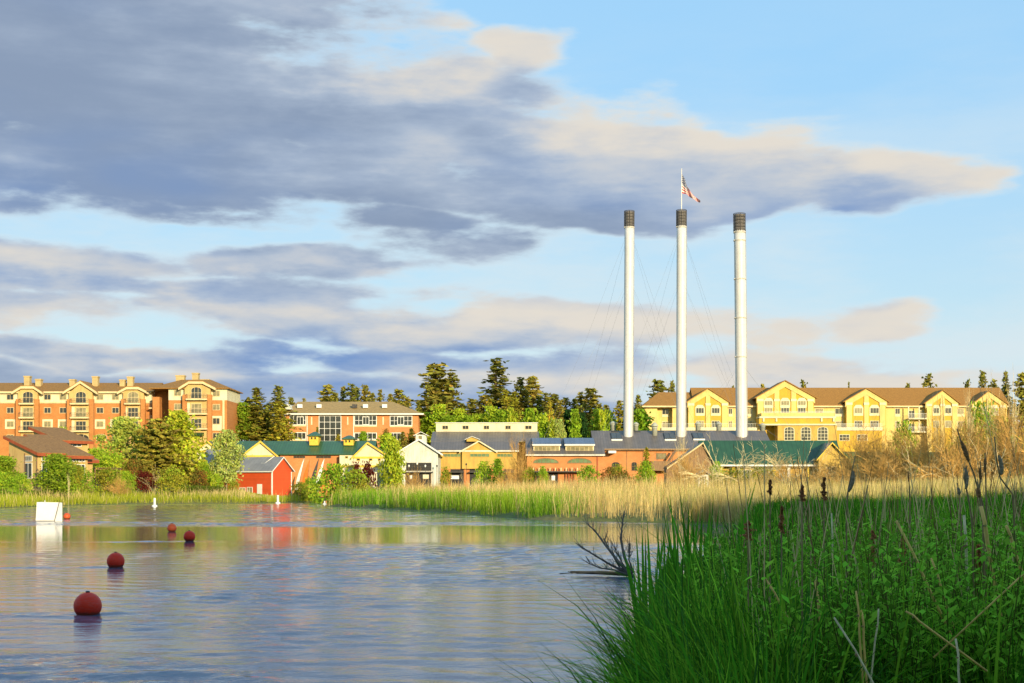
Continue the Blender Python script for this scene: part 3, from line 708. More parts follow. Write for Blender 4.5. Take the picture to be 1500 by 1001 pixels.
# ------------------------------------------------------------------ brick office building with tall glazing
S = Site(515, 352); X, Z = S.X, S.Z
b_ = thing('office_building', 'two storey orange brick building with tan hip roof and tall central glazing', 'building', S.loc)
MB().box(X(418), X(613), 0, 16, -3, Z(607.5)).build('wall', M['brick2'], b_)
rf = MB(); hip(rf, X(414), X(621), -1, 18, Z(606.5), Z(588.5, 8), 2.5, 8.5, .3); roof = rf.build('roof', M['tanroof'], b_)
MB().box(X(414), X(621), -1.12, -.98, Z(608), Z(606)).build('gutter', M['white'], b_)
MB().prism_y([(X(417), Z(600)), (X(427), Z(600)), (X(422), Z(592))], -.6, 6).build('dormer', M['offwhite'], roof)
for a_ in (439, 467, 519, 535, 563):
    d_ = 3.2; zz = Z(594.3, d_)
    MB().box(X(a_ - 3, d_), X(a_ + 4, d_), d_ - .5, d_ + .5, zz - .6, zz + .3).build('skylight', M['white' if a_ != 519 else 'darkmetal'], roof)
for a_, c_, yt, yb2, nx, nz in ((424, 448.5, 608.7, 623, 4, 2), (424, 448.5, 633.5, 644, 4, 1), (467, 500, 609, 647, 4, 4), (519, 552, 608.7, 623.5, 5, 2), (519, 552, 634, 644, 5, 1), (571, 604, 609.3, 624, 5, 2), (571, 592, 634, 644.3, 4, 1)):
    window(b_, X(a_), X(c_), Z(yb2), Z(yt), 0, nx, nz, 'white', 'glass', t=.16, name='window')
    if nz < 4: MB().box(X(a_), X(c_), -.13, -.01, Z(yb2 + 2), Z(yb2)).build('sill', M['creamtrim'], b_)
for a_ in (456.5, 509.4, 561.3): MB().box(X(a_ - 1), X(a_ + 1), -.08, 0, Z(622.5), Z(611)).build('slit_window', M['cream'], b_)
for a_, c_ in ((435, 445), (531, 541), (582, 592)): MB().box(X(a_), X(c_), -.17, -.115, Z(623), Z(610)).build('door_frame', M['white'], b_) if False else window(b_, X(a_), X(c_), Z(622.6), Z(610.5), -.1, 2, 1, 'white', 'glass', t=.14, name='glass_door')
for a_ in (450, 518): MB().box(X(a_ - .5), X(a_ + .5), -.15, -.02, -2, Z(608)).build('downpipe', M['white'], b_)

# ------------------------------------------------------------------ grey-white gabled boathouse
S = Site(613, 300); X, Z = S.X, S.Z
b_ = thing('boathouse', 'whitewashed board boathouse with steep gable, small cupola and wide dark doorway', 'boathouse', S.loc)
MB().prism_y([(X(584), -1), (X(641.4), -1), (X(641.4), Z(663)), (X(613.9), Z(645.5)), (X(584), Z(663))], 0, 12).build('wall', M['offwhite'], b_)
bt = MB()
for i in range(19):
    x = X(585.5 + i * 3); apx = abs(x - X(613.9)) / (X(641.4) - X(613.9)); zt = Z(645.5) + (Z(663) - Z(645.5)) * apx - .3
    bt.box(x - .03, x + .03, -.045, 0, (-1 if not 594.5 < 585.5 + i * 3 < 632 else Z(677.5)), zt)
bt.build('batten', M['offwhite'], b_)
g_ = MB(); gable_roof_y(g_, X(584), X(641.4), X(613.9), Z(662.5), Z(644.5), -.7, 12.5, .2, 1.0); g_.build('roof', M['greyroof'], b_)
g_ = MB(); gable_roof_y(g_, X(584), X(641.4), X(613.9), Z(662.5) - .12, Z(644.5) - .12, -.8, -.68, .34, 1.05); g_.build('eave_trim', M['white'], b_)
cu = MB().box(X(608), X(623.5), 2, 4.6, Z(652), Z(636.5)).build('cupola', M['offwhite'], b_)
g_ = MB(); gable_roof_y(g_, X(608), X(623.5), X(615.7), Z(636.8), Z(632.8), 1.5, 5.1, .12, .45); g_.build('cupola_roof', M['white'], cu)
window(cu, X(611.5), X(618), Z(644), Z(637.5), 2, 1, 1, 'white', 'paleglass', t=.08)
window(b_, X(595), X(632), Z(690), Z(678), 0, 4, 2, 'darkmetal', 'dark', t=.14, name='upper_doorway')  # dark sheet on the solid wall paints the shade inside the door
MB().box(X(584), X(634), -1.1, 0, Z(693), Z(691.3)).build('canopy', M['darkmetal'], b_)
window(b_, X(594), X(632), -.3, Z(693.2), 0, 4, 1, 'wood', 'dark', t=.16, name='doorway')
for a_, yt in ((599, 681), (611, 677.5), (623, 681)):
    q = at(a_, yt, 292); zg = gz(q.x, 292)
    e = thing('street_lamp', {599: 'slim lamp post at the left of the boathouse doorway', 611: 'tallest lamp post in the middle of the boathouse doorway', 623: 'slim lamp post at the right of the boathouse doorway'}[a_], 'lamp post', (q.x, 292, zg), 0, 'lamp posts on the river walk')
    MB().tube([(0, 0, -.2), (0, 0, q.z - zg - .5)], .06, .045, 6).build('post', M['darkmetal'], e)
    MB().lathe([(.1, q.z - zg - .5), (.19, q.z - zg - .25), (.14, q.z - zg - .05), (.03, q.z - zg)], 8).build('lamp_head', M['white'], e)

# ------------------------------------------------------------------ mustard hall with clerestory
S = Site(700, 314); X, Z = S.X, S.Z
b_ = thing('hall', 'mustard hall with charcoal roof, white clerestory strip and central gable', 'hall', S.loc)
MB().box(X(636), X(757), 0, 18, Z(687) - .01, Z(662)).build('wall', M['gold'], b_)
MB().box(X(636), X(757), .12, 18, -1.5, Z(687) - .01).build('lower_wall', M['brick2'], b_)
rf = MB(); r1 = [(-.7, Z(660.5)), (4.5, Z(648, 5)), (4.5, Z(648, 5) + .2), (-.7, Z(660.5) + .2)]
rf.prism_x(r1, X(630), X(760)); rf.prism_x([(5.0, Z(647.5, 5)), (13, Z(633.5, 12)), (13, Z(633.5, 12) + .2), (5.0, Z(647.5, 5) + .2)], X(632, 8), X(790, 8)); roof = rf.build('roof', M['millroof'], b_)
MB().box(X(632, 10), X(788, 10), 6.5, 17, -1.5, Z(648, 8)).build('rear_wall', M['brick2'], b_)
MB().box(X(630), X(760), -.85, -.7, Z(662), Z(660)).build('gutter', M['offwhite'], b_)
cl = MB().box(X(639, 14), X(787, 14), 13, 17, Z(640, 12), Z(620.3, 14)).build('clerestory', M['cream'], b_)
MB().box(X(637.5, 14), X(788, 14), 12.7, 17.3, Z(620.3, 14), Z(619.5, 14)).build('clerestory_roof', M['white'], cl)
for a_, c_ in ((648, 657), (677.5, 687), (708.5, 717), (740, 748.5), (769, 779)): window(cl, X(a_, 14), X(c_, 14), Z(629.6, 14), Z(623.6, 14), 13, 2, 1, 'creamtrim', 'glass', t=.1)
MB().prism_y([(X(677), Z(687)), (X(725), Z(687)), (X(725), Z(661)), (X(701.8), Z(647.5)), (X(677), Z(661))], -.8, 3).build('gable_wall', M['gold'], b_)
g_ = MB(); gable_roof_y(g_, X(677), X(725), X(701.8), Z(661), Z(647), -1.4, 6, .18, .5); g_.build('gable_roof', M['millroof'], b_)
g_ = MB(); gable_roof_y(g_, X(677), X(725), X(701.8), Z(661) - .12, Z(647) - .12, -1.5, -1.38, .32, .55); g_.build('gable_trim', M['cream'], b_)
d_ = MB(); d_.prism_y([(X(683), Z(646.5)), (X(700), Z(646.5)), (X(700), Z(642.5)), (X(691), Z(640)), (X(683), Z(643.5))], 2.5, 7); dm = d_.build('dormer', M['gold'], roof)
g_ = MB(); gable_roof_y(g_, X(683), X(700), X(691), Z(643), Z(639.5), 2.1, 7.4, .14, .4); g_.build('dormer_roof', M['offwhite'], dm)
for a_, c_, p_ in ((650, 675, 0), (688.5, 717, -.8), (728, 752, 0)): window(b_, X(a_), X(c_), Z(669.8), Z(664.7), p_, 5, 1, 'gold', 'greenglass', t=.08)
for a_, c_ in ((660, 679), (688, 700), (704, 716), (738, 754)):
    window(b_, X(a_), X(c_), -.3, Z(687.6), .12 if not 680 < a_ < 724 else .12, 3, 1, 'darkmetal', 'dark', t=.1, name='shopfront')
    MB().box(X(a_ - 1), X(c_ + 1), -1.6, .1, Z(692.6), Z(691.2)).build('awning', M['darkmetal'], b_)
for a_ in (644, 681.5, 702, 719, 732): MB().box(X(a_ - 1.5), X(a_ + 1.5), -.12, .12, -1.5, Z(687.3)).build('brick_pier', M['brick2'], b_)

# ------------------------------------------------------------------ arched brick building with long roof dormers
S = Site(828, 312); X, Z = S.X, S.Z
b_ = thing('arcade_building', 'orange brick building with two fan windows and blue metal roof dormers', 'building', S.loc)
MB().box(X(772), X(884), 0, 14, -1.5, Z(667)).build('wall', M['brick2'], b_)
rf = MB(); ridge_roof_x(rf, X(770), X(886), -.8, 15, Z(666.5), Z(643.5, 7), .2); roof = rf.build('roof', M['millroof'], b_)
MB().prism_x([(0, Z(667)), (14, Z(667)), (7, Z(644, 7))], X(883.6), X(884.2)).build('gable_wall', M['gold'], b_)
MB().box(X(770), X(886), -.92, -.78, Z(668), Z(666)).build('gutter', M['offwhite'], b_)
for a_, c_ in ((779.7, 822), (827, 871.7)):
    d_ = MB().prism_x([(.9, Z(664, 1)), (5, Z(664, 1)), (5, Z(651.5, 3)), (.9, Z(651.5, 1))], X(a_ + 1.5), X(c_ - 1.5)).build('dormer', M['cream'], roof)
    MB().prism_x([(.2, Z(651.6, 1)), (6.5, Z(643, 6.5)), (6.5, Z(643, 6.5) + .2), (.2, Z(651.6, 1) + .2)], X(a_), X(c_)).build('dormer_roof', M['bluemetal'], d_)
    MB().box(X(a_), X(c_), .08, .2, Z(653), Z(651)).build('dormer_trim', M['white'], d_)
    window(d_, X(a_ + 2.5), X(c_ - 2.5), Z(661, 1), Z(654, 1), .9, 6, 1, 'creamtrim', 'paleglass', t=.12)
for a_, c_ in ((780.6, 818.6), (831, 867)):
    x0, x1 = X(a_), X(c_); hw = (x1 - x0) / 2; cx = (x0 + x1) / 2; z0, z1 = Z(678), Z(671); n = 12
    arc = [(cx + hw * math.cos(math.pi * i / n), z0 + (z1 - z0) * math.sin(math.pi * i / n)) for i in range(n + 1)]
    f_ = MB()
    for i in range(n):
        (xa, za), (xb, zb) = arc[i], arc[i + 1]; q = .93
        f_.prism_y([(xa, za), (xb, zb), (cx + (xb - cx) * q, z0 + (zb - z0) * .82), (cx + (xa - cx) * q, z0 + (za - z0) * .82)], -.1, -.002)
    f_.box(x0, x1, -.12, -.002, z0 - .15, z0)
    for i in range(1, 6):
        xx = x0 + (x1 - x0) * i / 6; f_.box(xx - .04, xx + .04, -.08, -.004, z0, z0 + (z1 - z0) * .9 * math.sqrt(1 - ((xx - cx) / hw) ** 2))
    fo = f_.build('fan_window', M['wood'], b_); MB().prism_y(arc, -.04, -.01).build('pane', M['greenglass'], fo)
cn = MB().box(X(778), X(852), -2.2, 0, Z(692), Z(690.5)).build('canopy', M['darkmetal'], b_)
for i in range(34):
    if i % 2 == 0 and not 20 < i < 24: MB().box(X(781 + i * 2), X(782.4 + i * 2), -.9, -.8, Z(690), Z(685.5)).build('slat', M['fascia' if i % 4 else 'creamtrim'], b_)
window(b_, X(797), X(818), -.3, Z(692.6), 0, 3, 1, 'fascia', 'dark', t=.12, name='shopfront'); window(b_, X(780), X(790), -.3, Z(692.6), 0, 2, 1, 'fascia', 'dark', t=.12, name='shopfront')
for a_ in (828, 832, 836, 840): MB().box(X(a_), X(a_ + 1.6), -.5, -.4, -1, Z(693)).build('slat', M['fascia'], b_)
MB().box(X(874), X(876), -.1, 0, -1, Z(668)).build('downpipe', M['fascia'], b_)

# ------------------------------------------------------------------ old powerhouse with the long roof
S = Site(1000, 338); X, Z = S.X, S.Z
b_ = thing('powerhouse', 'long low brick powerhouse with charcoal seam roof below the three stacks', 'building', S.loc)
MB().box(X(876), X(1130), 0, 20, -1.5, Z(659)).build('wall', M['brick2'], b_)
rf = MB(); ridge_roof_x(rf, X(869), X(1132), -1, 21, Z(658.5), Z(632.5, 10), .22); roof = rf.build('roof', M['millroof'], b_)
MB().prism_x([(0, Z(659)), (20, Z(659)), (10, Z(633, 10))], X(1129.5), X(1130.3)).build('gable_wall', M['bluemetal'], b_)
MB().box(X(869), X(1132), -1.12, -.98, Z(660), Z(658)).build('gutter', M['wood'], b_)
def on_roof(px, py):
    """point on the front roof slope seen at (px, py)"""
    sl0, sl1 = Z(658.5), Z(632.5, 10)
    lo, hi = -1.0, 10.0
    for _ in range(30):
        y = (lo + hi) / 2; zz = sl0 + (sl1 - sl0) * (y + 1) / 11.0
        if zz < Z(py, y): lo = y
        else: hi = y
    return X(px, y), y, zz + .22
for a_, c_, yt, yb2 in ((896, 909.5, 637, 646.5), (974, 987.5, 637, 646.5), (1016, 1029, 637, 646)):
    x0, y0, z0 = on_roof(a_, yb2); x1, y1, z1 = on_roof(c_, yt)
    f_ = MB().prism_x([(y0 - .1, z0), (y1, z1), (y1, z1 + .25), (y0 - .1, z0 + .25)], x0, x1).build('skylight', M['darkmetal'], roof)
    MB().box(x0 - .05, x1 + .05, y0 - .2, y0 - .1, z0 - .1, z0 + .28).build('sill', M['white'], f_)
    for xa, xb in ((x0 + .12, (x0 + x1) / 2 - .05), ((x0 + x1) / 2 + .05, x1 - .12)):
        MB().prism_x([(y0 + .35, z0 + .25 + .1 * (z1 - z0)), (y1 - .05, z1 + .24), (y1 - .05, z1 + .29), (y0 + .35, z0 + .31 + .1 * (z1 - z0))], xa, xb).build('pane', M['glass'], f_)
for px, py in ((901, 634.2), (933, 634), (967, 634), (1028, 633.8)):
    x0, y0, z0 = on_roof(px - 5, py + .8); x1, y1, z1 = on_roof(px + 5, py - 1.2)
    MB().prism_x([(y0, z0), (y1, z1), (y1, z1 + .1), (y0, z0 + .1)], x0, x1).build('roof_light', M['darkmetal'], roof)
def vent(px, top, bot, w, label, behind):
    k_ = S.D / F; y = 11.5 if behind else on_roof(px, bot)[1]
    x = X(px, y); zb_ = Z(bot, y) - (2 if behind else .5); zt = Z(top, y); r_ = w * k_ / 2
    h_ = zt - Z(bot, y)
    e = MB().lathe([(r_ * .72, zb_), (r_ * .72, zt - h_ * .45), (r_ * .85, zt - h_ * .42), (r_ * .85, zt - h_ * .34)], 14).build('roof_vent', M['vent'], roof, (x, y, 0), True)
    MB().lathe([(r_, zt - h_ * .30), (r_ * 1.0, zt - h_ * .24), (r_ * .35, zt - h_ * .03), (r_ * .08, zt)], 14).build('vent_cap', M['vent'], roof, (x, y, 0), True)
    MB().lathe([(r_ * .6, zt - h_ * .36), (r_ * .6, zt - h_ * .27)], 10).build('vent_neck', M['darkmetal'], roof, (x, y, 0))
for a_ in ((898, 617, 631, 11, '', True), (931.5, 618.5, 631, 9.5, '', True), (959, 619, 638.5, 11, '', False), (1022.5, 618, 631, 10.5, '', True), (1053, 618, 631, 10.5, '', True), (1117, 620, 631, 11, '', True), (918.5, 626, 638.5, 10.5, '', False), (999, 626.5, 638.5, 10.5, '', False)): vent(*a_)
for a_, c_ in ((896, 908), (958, 966), (925, 933)): window(b_, X(a_), X(c_), Z(690), Z(677), 0, 2, 2, 'wood', 'glass', arch=True)
window(b_, X(961), X(976), Z(673), Z(664), 0, 3, 1, 'wood', 'paleglass')
MB().box(X(890), X(901), -3.5, 0, Z(664.5), Z(661)).build('white_canopy', M['white'], b_)
for xx in (918, 942, 985): MB().box(X(xx - .4), X(xx + .4), -.08, 0, -1, Z(660)).build('downpipe', M['wood'], b_)
sb = MB(); sb.tube([(X(971), -2.5, Z(686)), (X(988), -2.5, Z(661))], .3, .3, 4); sb.build('stair_beam', M['wood'], b_)
MB().box(X(952), X(981), -3.0, 0, Z(690), Z(676)).build('porch', M['wood'], b_)
# ------------------------------------------------------------------ the three stacks
def stack(pxt, pxb, D, ytop, ycage, ybase, wpx, label, bands, pole=None):
    k_ = D / F; z0 = gz((pxb - 750) * k_, D); r_ = wpx * k_ / 2; zt = H - (ytop - HY) * k_ - z0; zc = H - (ycage - HY) * k_ - z0
    e = thing('smokestack', label, 'smokestack', ((pxb - 750) * k_, D, z0), 0, 'white stacks above the powerhouse')
    e.rotation_euler = (0, (pxt - pxb) * k_ / (zt - 12), 0)
    s_ = MB(); nseg = 22
    prof = [(r_ * (1.04 if i == 0 else 1.0), -1 + (zt + 1) * i / nseg) for i in range(nseg + 1)]
    s_.lathe(prof, 28); s_.build('shaft', M['stack'], e, smooth=False)
    for p in e.children[0].data.polygons: p.use_smooth = len(p.vertices) == 4
    for i in range(1, nseg):
        z = prof[i][1]; MB().lathe([(r_ * 1.004, z - .05), (r_ * 1.012, z - .03), (r_ * 1.012, z + .03), (r_ * 1.004, z + .05)], 28, caps=False).build('weld_seam', M['stack'], e)
    for yb in bands:
        z = H - (yb - HY) * k_ - z0; b2 = MB().lathe([(r_ * 1.0, z - .18), (r_ * 1.10, z - .16), (r_ * 1.10, z + .14), (r_ * 1.0, z + .16)], 28).build('collar', M['flange'], e)
        l_ = MB()
        for q in range(4):
            a = q * math.pi / 2 + .4; l_.box(r_ * 1.1 * math.cos(a) - .12, r_ * 1.1 * math.cos(a) + .12, r_ * 1.1 * math.sin(a) - .12, r_ * 1.1 * math.sin(a) + .12, z - .1, z + .1)
        l_.build('cable_lug', M['flange'], b2)
    cg = MB(); rc = r_ * 1.06
    cg.lathe([(r_ * .93, zt - .05), (r_ * .93, zc - .15)], 20, caps=False)
    cage_core = cg.build('spark_screen', SCREEN, e)
    cr = MB(); n = 20
    for i in range(n):
        a = 2 * math.pi * i / n; w_ = .075 if i % 5 == 0 else .035
        cr.tube([(rc * math.cos(a), rc * math.sin(a), zt - .3), (rc * math.cos(a), rc * math.sin(a), zc)], w_, w_, 4)
    for j in range(6):
        z = zt + (zc - zt) * j / 5; ring = [(rc * math.cos(2 * math.pi * i / 24), rc * math.sin(2 * math.pi * i / 24), z) for i in range(25)]
        cr.tube(ring, .075 if j in (0, 5) else .045, None, 4)
    cr.build('cage', M['cagemetal'], e)
    for (fy, dirs) in ((bands[-1] + 16, 4), (bands[-1] + 86, 4)):
        z = H - (fy - HY) * k_ - z0
        for q in range(dirs):
            a = math.pi / 2 * q + .55; rad = 27.0
            MB().tube([(r_ * math.cos(a), r_ * math.sin(a), z), (rad * .5 * math.cos(a), rad * .5 * math.sin(a), z * .5 + 2.6), (rad * math.cos(a), rad * math.sin(a), 6)], .016, .016, 3).build('guy_wire', M['cable'], e)
    ld = MB()
    for sx_ in (-.2, .2): ld.tube([(r_ * 1.1, sx_, 5), (r_ * 1.1, sx_, zt)], .03, .03, 4)
    ld.build('ladder', M['flange'], e)
    if pole:
        zp = H - (pole - HY) * k_ - z0
        p_ = MB().tube([(0, 0, zt - .5), (0, 0, zp)], .13, .085, 8).build('flagpole', M['flagpole'], e)
        MB().lathe([(.02, zp), (.15, zp + .12), (.02, zp + .26)], 8).build('finial', M['flagpole'], p_)
    return e
M['cable'] = mat('steel_cable', (.22, .23, .24), .5, .1, 1)
M['cagemetal'] = mat('rusty_cage_steel', (.075, .066, .056), .7, .3, 2)
SCREEN, t, b, c = new_mat('rusty_screen')
sxyz = t.nodes.new('ShaderNodeSeparateXYZ'); t.links.new(c.outputs['Object'], sxyz.inputs[0])
ang = E(t, sxyz.outputs[0]).op('ARCTAN2', E(t, sxyz.outputs[1])) * 9.0; zz_ = E(t, sxyz.outputs[2]) * 2.6
grid = (ang.op('FRACT') - .5).op('ABSOLUTE').step(.30, .42).op('MAXIMUM', (zz_.op('FRACT') - .5).op('ABSOLUTE').step(.30, .42))
t.links.new(mixc(t, grid, (.27, .25, .23), (.06, .05, .045)), b.inputs['Base Color']); b.inputs['Roughness'].default_value = .8
stack(921.3, 919.5, 345, 332, 309.5, 640, 13.6, 'left stack of the three white steel stacks, without a flag', (333.5,))
stack(998, 997.2, 345, 330.5, 308.3, 640, 13.9, 'middle white steel stack carrying the flagpole on its dark cage', (333,), 248.5)
stack(1084, 1087, 345, 337.5, 313.5, 640, 16.4, 'right stack, the thickest of the three, with ringed upper shaft', (340.5, 352.5, 409, 466, 523))

# flag hanging from the pole: cloth with folds, stripes and canton printed on it
m, t, b, c = new_mat('flag_cloth')
uv = t.nodes.new('ShaderNodeUVMap'); s_ = t.nodes.new('ShaderNodeSeparateXYZ'); t.links.new(uv.outputs[0], s_.inputs[0])
U, V_ = E(t, s_.outputs[0]), E(t, s_.outputs[1])
st = (V_ * 6.5).op('FRACT').op('LESS_THAN', .5)
stripe = mixc(t, st, (.80, .78, .72), (.60, .04, .03))
cant = U.op('LESS_THAN', .4) * V_.op('GREATER_THAN', 6 / 13)
du = ((U * (6 / .4)).op('FRACT') - .5).sq() + (((V_ - 6 / 13) * (5 * 13 / 7)).op('FRACT') - .5).sq()
can = mixc(t, du.op('LESS_THAN', .07), (.02, .03, .10), (.75, .75, .75))
t.links.new(mixc(t, cant, stripe, can), b.inputs['Base Color']); b.inputs['Roughness'].default_value = .8
D = 345; k_ = D / F; nu, nv = 26, 14; vs_, fs_, uvs = [], [], []
p0 = at(998.9, 254, D)
TU = (0, .2, .4, .6, .8, 1); TX = (0, 4.5, 8, 12.5, 19, 27); TZ = (0, 10, 20, 28, 34.5, 41); BX = (0, 4, 8.5, 13, 19.5, 26); BZ = (29, 30, 32, 36, 40, 43)
for i in range(nu + 1):
    for j in range(nv + 1):
        u, v_ = i / nu, j / nv                                       # v 1 = top edge at the hoist
        xt, zt_ = np.interp(u, TU, TX), np.interp(u, TU, TZ); xb, zb_ = np.interp(u, TU, BX), np.interp(u, TU, BZ)
        x = (xb + (xt - xb) * v_ + .5 * math.sin(u * 14 + v_ * 3) * u) * k_
        z = -(zb_ + (zt_ - zb_) * v_) * k_
        y = .42 * math.sin(u * 15 + v_ * 2.5) * min(1, u * 4) - .25 * u
        vs_.append((x, y, z)); uvs.append((u, v_))
for i in range(nu):
    for j in range(nv):
        q = i * (nv + 1) + j; fs_.append((q, q + nv + 1, q + nv + 2, q + 1))
fl = MB().add(vs_, fs_).build('flag', m, None, p0, True); tag(fl, 'red white and blue striped flag hanging limp from the pole on the middle stack', 'flag')
ul = fl.data.uv_layers.new(name='UVMap')
for lp in fl.data.loops: ul.data[lp.index].uv = uvs[lp.vertex_index]

# ------------------------------------------------------------------ yellow hotel on the rise, right
S = Site(1195, 432); X, Z = S.X, S.Z
b_ = thing('hotel', 'long pale yellow building with brown roof and five amber gables on the rise', 'hotel', S.loc)
MB().box(X(985), X(1475), 0, 15, -4, Z(595.5)).build('wall', M['yellow'], b_)
MB().box(X(944), X(985), 2.5, 14, -4, Z(596.5)).build('wing_wall', M['yellow'], b_)
MB().box(X(944), X(963), .5, 2.6, -4, Z(597.5)).build('wing_corner', M['yellow'], b_)
rf = MB(); ridge_roof_x(rf, X(1016), X(1478), -1, 17, Z(595.5), Z(569.3, 8), .25); roof = rf.build('roof', M['brownroof'], b_)
rf = MB(); hip(rf, X(939.5), X(1030), -.9, 16, Z(595.5), Z(575, 8), 6, 0.1, .3); rf.build('wing_roof', M['brownroof'], b_)
MB().box(X(940), X(1476), -1.12, -.98, Z(597), Z(594.8)).build('gutter', M['creamtrim'], b_)
MB().prism_y([(X(918), -4), (X(944), -4), (X(944), Z(611)), (X(929), Z(617)), (X(918), Z(626))], 6, 14).build('side_gable', M['yellow'], b_)
def hgable(xl, xr, xa, ap, ev, rows, wins, pil, d0=-2.0, arch=True):
    g = MB().prism_y([(X(xl), -4), (X(xr), -4), (X(xr), Z(ev)), (X(xa), Z(ap) - .2), (X(xl), Z(ev))], d0, 6).build('gable', M['amber'], b_)
    t_ = MB(); gable_roof_y(t_, X(xl), X(xr), X(xa), Z(ev) - 1.7, Z(ap) - 1.9, d0 - .35, d0 + .1, 1.75, .3); t_.build('gable_band', M['yellow'], g)
    t_ = MB(); gable_roof_y(t_, X(xl), X(xr), X(xa), Z(ev) + .05, Z(ap) - .12, d0 - .8, 9, .28, .9); t_.build('gable_roof', M['brownroof'], g)
    for p in pil:
        xp, wp = p; zt = Z(ap) - 1.9 - abs(X(xp) - X(xa)) * (Z(ap) - Z(ev)) / (X(xr) - X(xa)) + .3
        MB().box(X(xp - wp / 2), X(xp + wp / 2), d0 - .28, d0 + .1, -4, zt).build('pilaster', M['yellow'], g)
        MB().box(X(xp - wp / 2) - .12, X(xp + wp / 2) + .12, d0 - .4, d0 - .05, Z(ev + 6), Z(ev + 2.5)).build('pilaster_cap', M['cream'], g)
    for a_, c_ in wins:
        for (yt, yb2, surround) in rows:
            if surround:
                w_ = X(c_) - X(a_)
                MB().prism_y([(X(a_) - .2, Z(yb2 + 3.2)), (X(c_) + .2, Z(yb2 + 3.2)), (X(c_) + .2, Z(yt)), (X(c_) - w_ * .2, Z(yt - 4)), (X(a_) + w_ * .2, Z(yt - 4)), (X(a_) - .2, Z(yt))], d0 - .1, d0).build('window_surround', M['cream'], g)
            window(g, X(a_), X(c_), Z(yb2), Z(yt), d0 - (.1 if surround else 0), 3 if X(c_) - X(a_) > 2.3 else 2, 1, 'cream', 'glass' if rnd.random() < .5 else 'paleglass', t=.13)
    return g
two = ((598, 606.5, True), (617, 627, False))
hgable(1007, 1064, 1035.6, 570, 589, two, ((1018, 1030), (1041, 1053)), ((1011, 8), (1035.6, 6.5), (1060, 8)))
hgable(1107, 1189, 1147, 559, 583, ((588, 595, True), (598, 606, False)), ((1117, 1129), (1141, 1153.5), (1165.5, 1177.5)), ((1111, 8), (1135, 7), (1159.5, 7), (1184, 8)), -3)
hgable(1237, 1295, 1266.5, 570, 588, two, ((1249, 1261), (1272, 1285)), ((1241.5, 8), (1266.5, 6.5), (1290, 8)))
hgable(1354, 1399, 1377.7, 572.5, 590, two, ((1364, 1373), (1381, 1390.5)), ((1358, 7), (1377.5, 6), (1395, 7)))
hgable(1422, 1470, 1445, 573.5, 592, two, ((1432, 1441), (1449, 1459)), ((1426, 7), (1445, 6), (1465, 7)))
for a_, c_ in ((971, 981), (1067, 1073), (1094, 1102), (1194, 1206), (1223, 1235), (1311, 1318.5), (1402, 1412)):
    y_ = 2.5 if a_ < 985 else 0
    window(b_, X(a_), X(c_), Z(607), Z(598.5), y_, 2, 1, 'cream', 'glass' if a_ % 2 else 'paleglass', t=.12)
    MB().box(X(a_), X(c_), y_ - .14, y_, Z(610.5), Z(607.2)).build('sill_panel', M['cream'], b_)
    window(b_, X(a_), X(c_), Z(627.5), Z(617), y_, 2, 1, 'cream', 'paleglass', t=.12, name='terrace_door')
for xl, xr, yt in ((966, 1104, 622), (1218, 1285, 622)):
    q = MB().box(X(xl), X(xr), -6.0, -3.4 if xl > 1000 else -2, Z(632), Z(628)).build('terrace', M['cream'], b_)
    MB().box(X(xl), X(xr), -5.7, -2, -4, Z(632)).build('terrace_base', M['amber'], q)
    railing(q, X(xl), X(xr), -5.9, Z(628), Z(yt), 'white', 60)
# projecting brick hall with tall arched windows under a balustraded deck
q = MB().box(X(1132), X(1217), -8, -1, -4, Z(625)).build('lower_hall', M['gold'], b_)
MB().box(X(1108), X(1216), -8.5, -1, Z(625), Z(622.8)).build('cornice', M['cream'], q)
MB().box(X(1106), X(1215), -7.4, -2, Z(622.8), Z(614)).build('deck_wall', M['amber'], b_)
MB().box(X(1106), X(1216), -7.8, -2, Z(614.5), Z(612)).build('cornice', M['cream'], q)
MB().box(X(1109), X(1214), -7.6, -2, Z(612), Z(607)).build('parapet', M['yellow'], q); railing(q, X(1109), X(1214), -7.5, Z(607), Z(604.5), 'white', 50)
for a_ in (1112, 1130.5, 1195.5, 1213): MB().box(X(a_ - 1.2), X(a_ + 1.2), -7.75, -7.3, Z(619.5), Z(614.3)).build('bracket', M['cream'], q)
for a_, c_ in ((1141, 1156), (1165, 1180), (1189, 1204.5)): window(q, X(a_), X(c_), Z(647), Z(627), -8, 3, 4, 'cream', 'glass', True, t=.2)
for a_, c_ in ((1223, 1238), (1249, 1264)): window(b_, X(a_), X(c_), Z(647), Z(637.5), -5.7, 3, 2, 'cream', 'glass', t=.14)
for yb2 in (613.5, 633):
    q = MB().box(X(1328), X(1354), -2.6, 0, Z(yb2) - .3, Z(yb2)).build('balcony', M['cream'], b_); railing(q, X(1328), X(1354), -2.55, Z(yb2), Z(yb2 - 7), 'white', 18)
    for a_ in (1327, 1342.5): MB().box(X(a_), X(a_ + 1.4), -2.4, -2.1, Z(yb2), Z(yb2 - 17)).build('post', M['cream'], b_)
    window(b_, X(1330), X(1340), Z(yb2), Z(yb2 - 12), 0, 2, 1, 'cream', 'glass', name='balcony_door'); window(b_, X(1345), X(1353), Z(yb2), Z(yb2 - 12), 0, 2, 1, 'cream', 'paleglass', name='balcony_door')
for a_ in (1082, 1093): MB().box(X(a_), X(a_ + 1), -.2, 0, -4, Z(597)).build('downpipe', M['creamtrim'], b_)

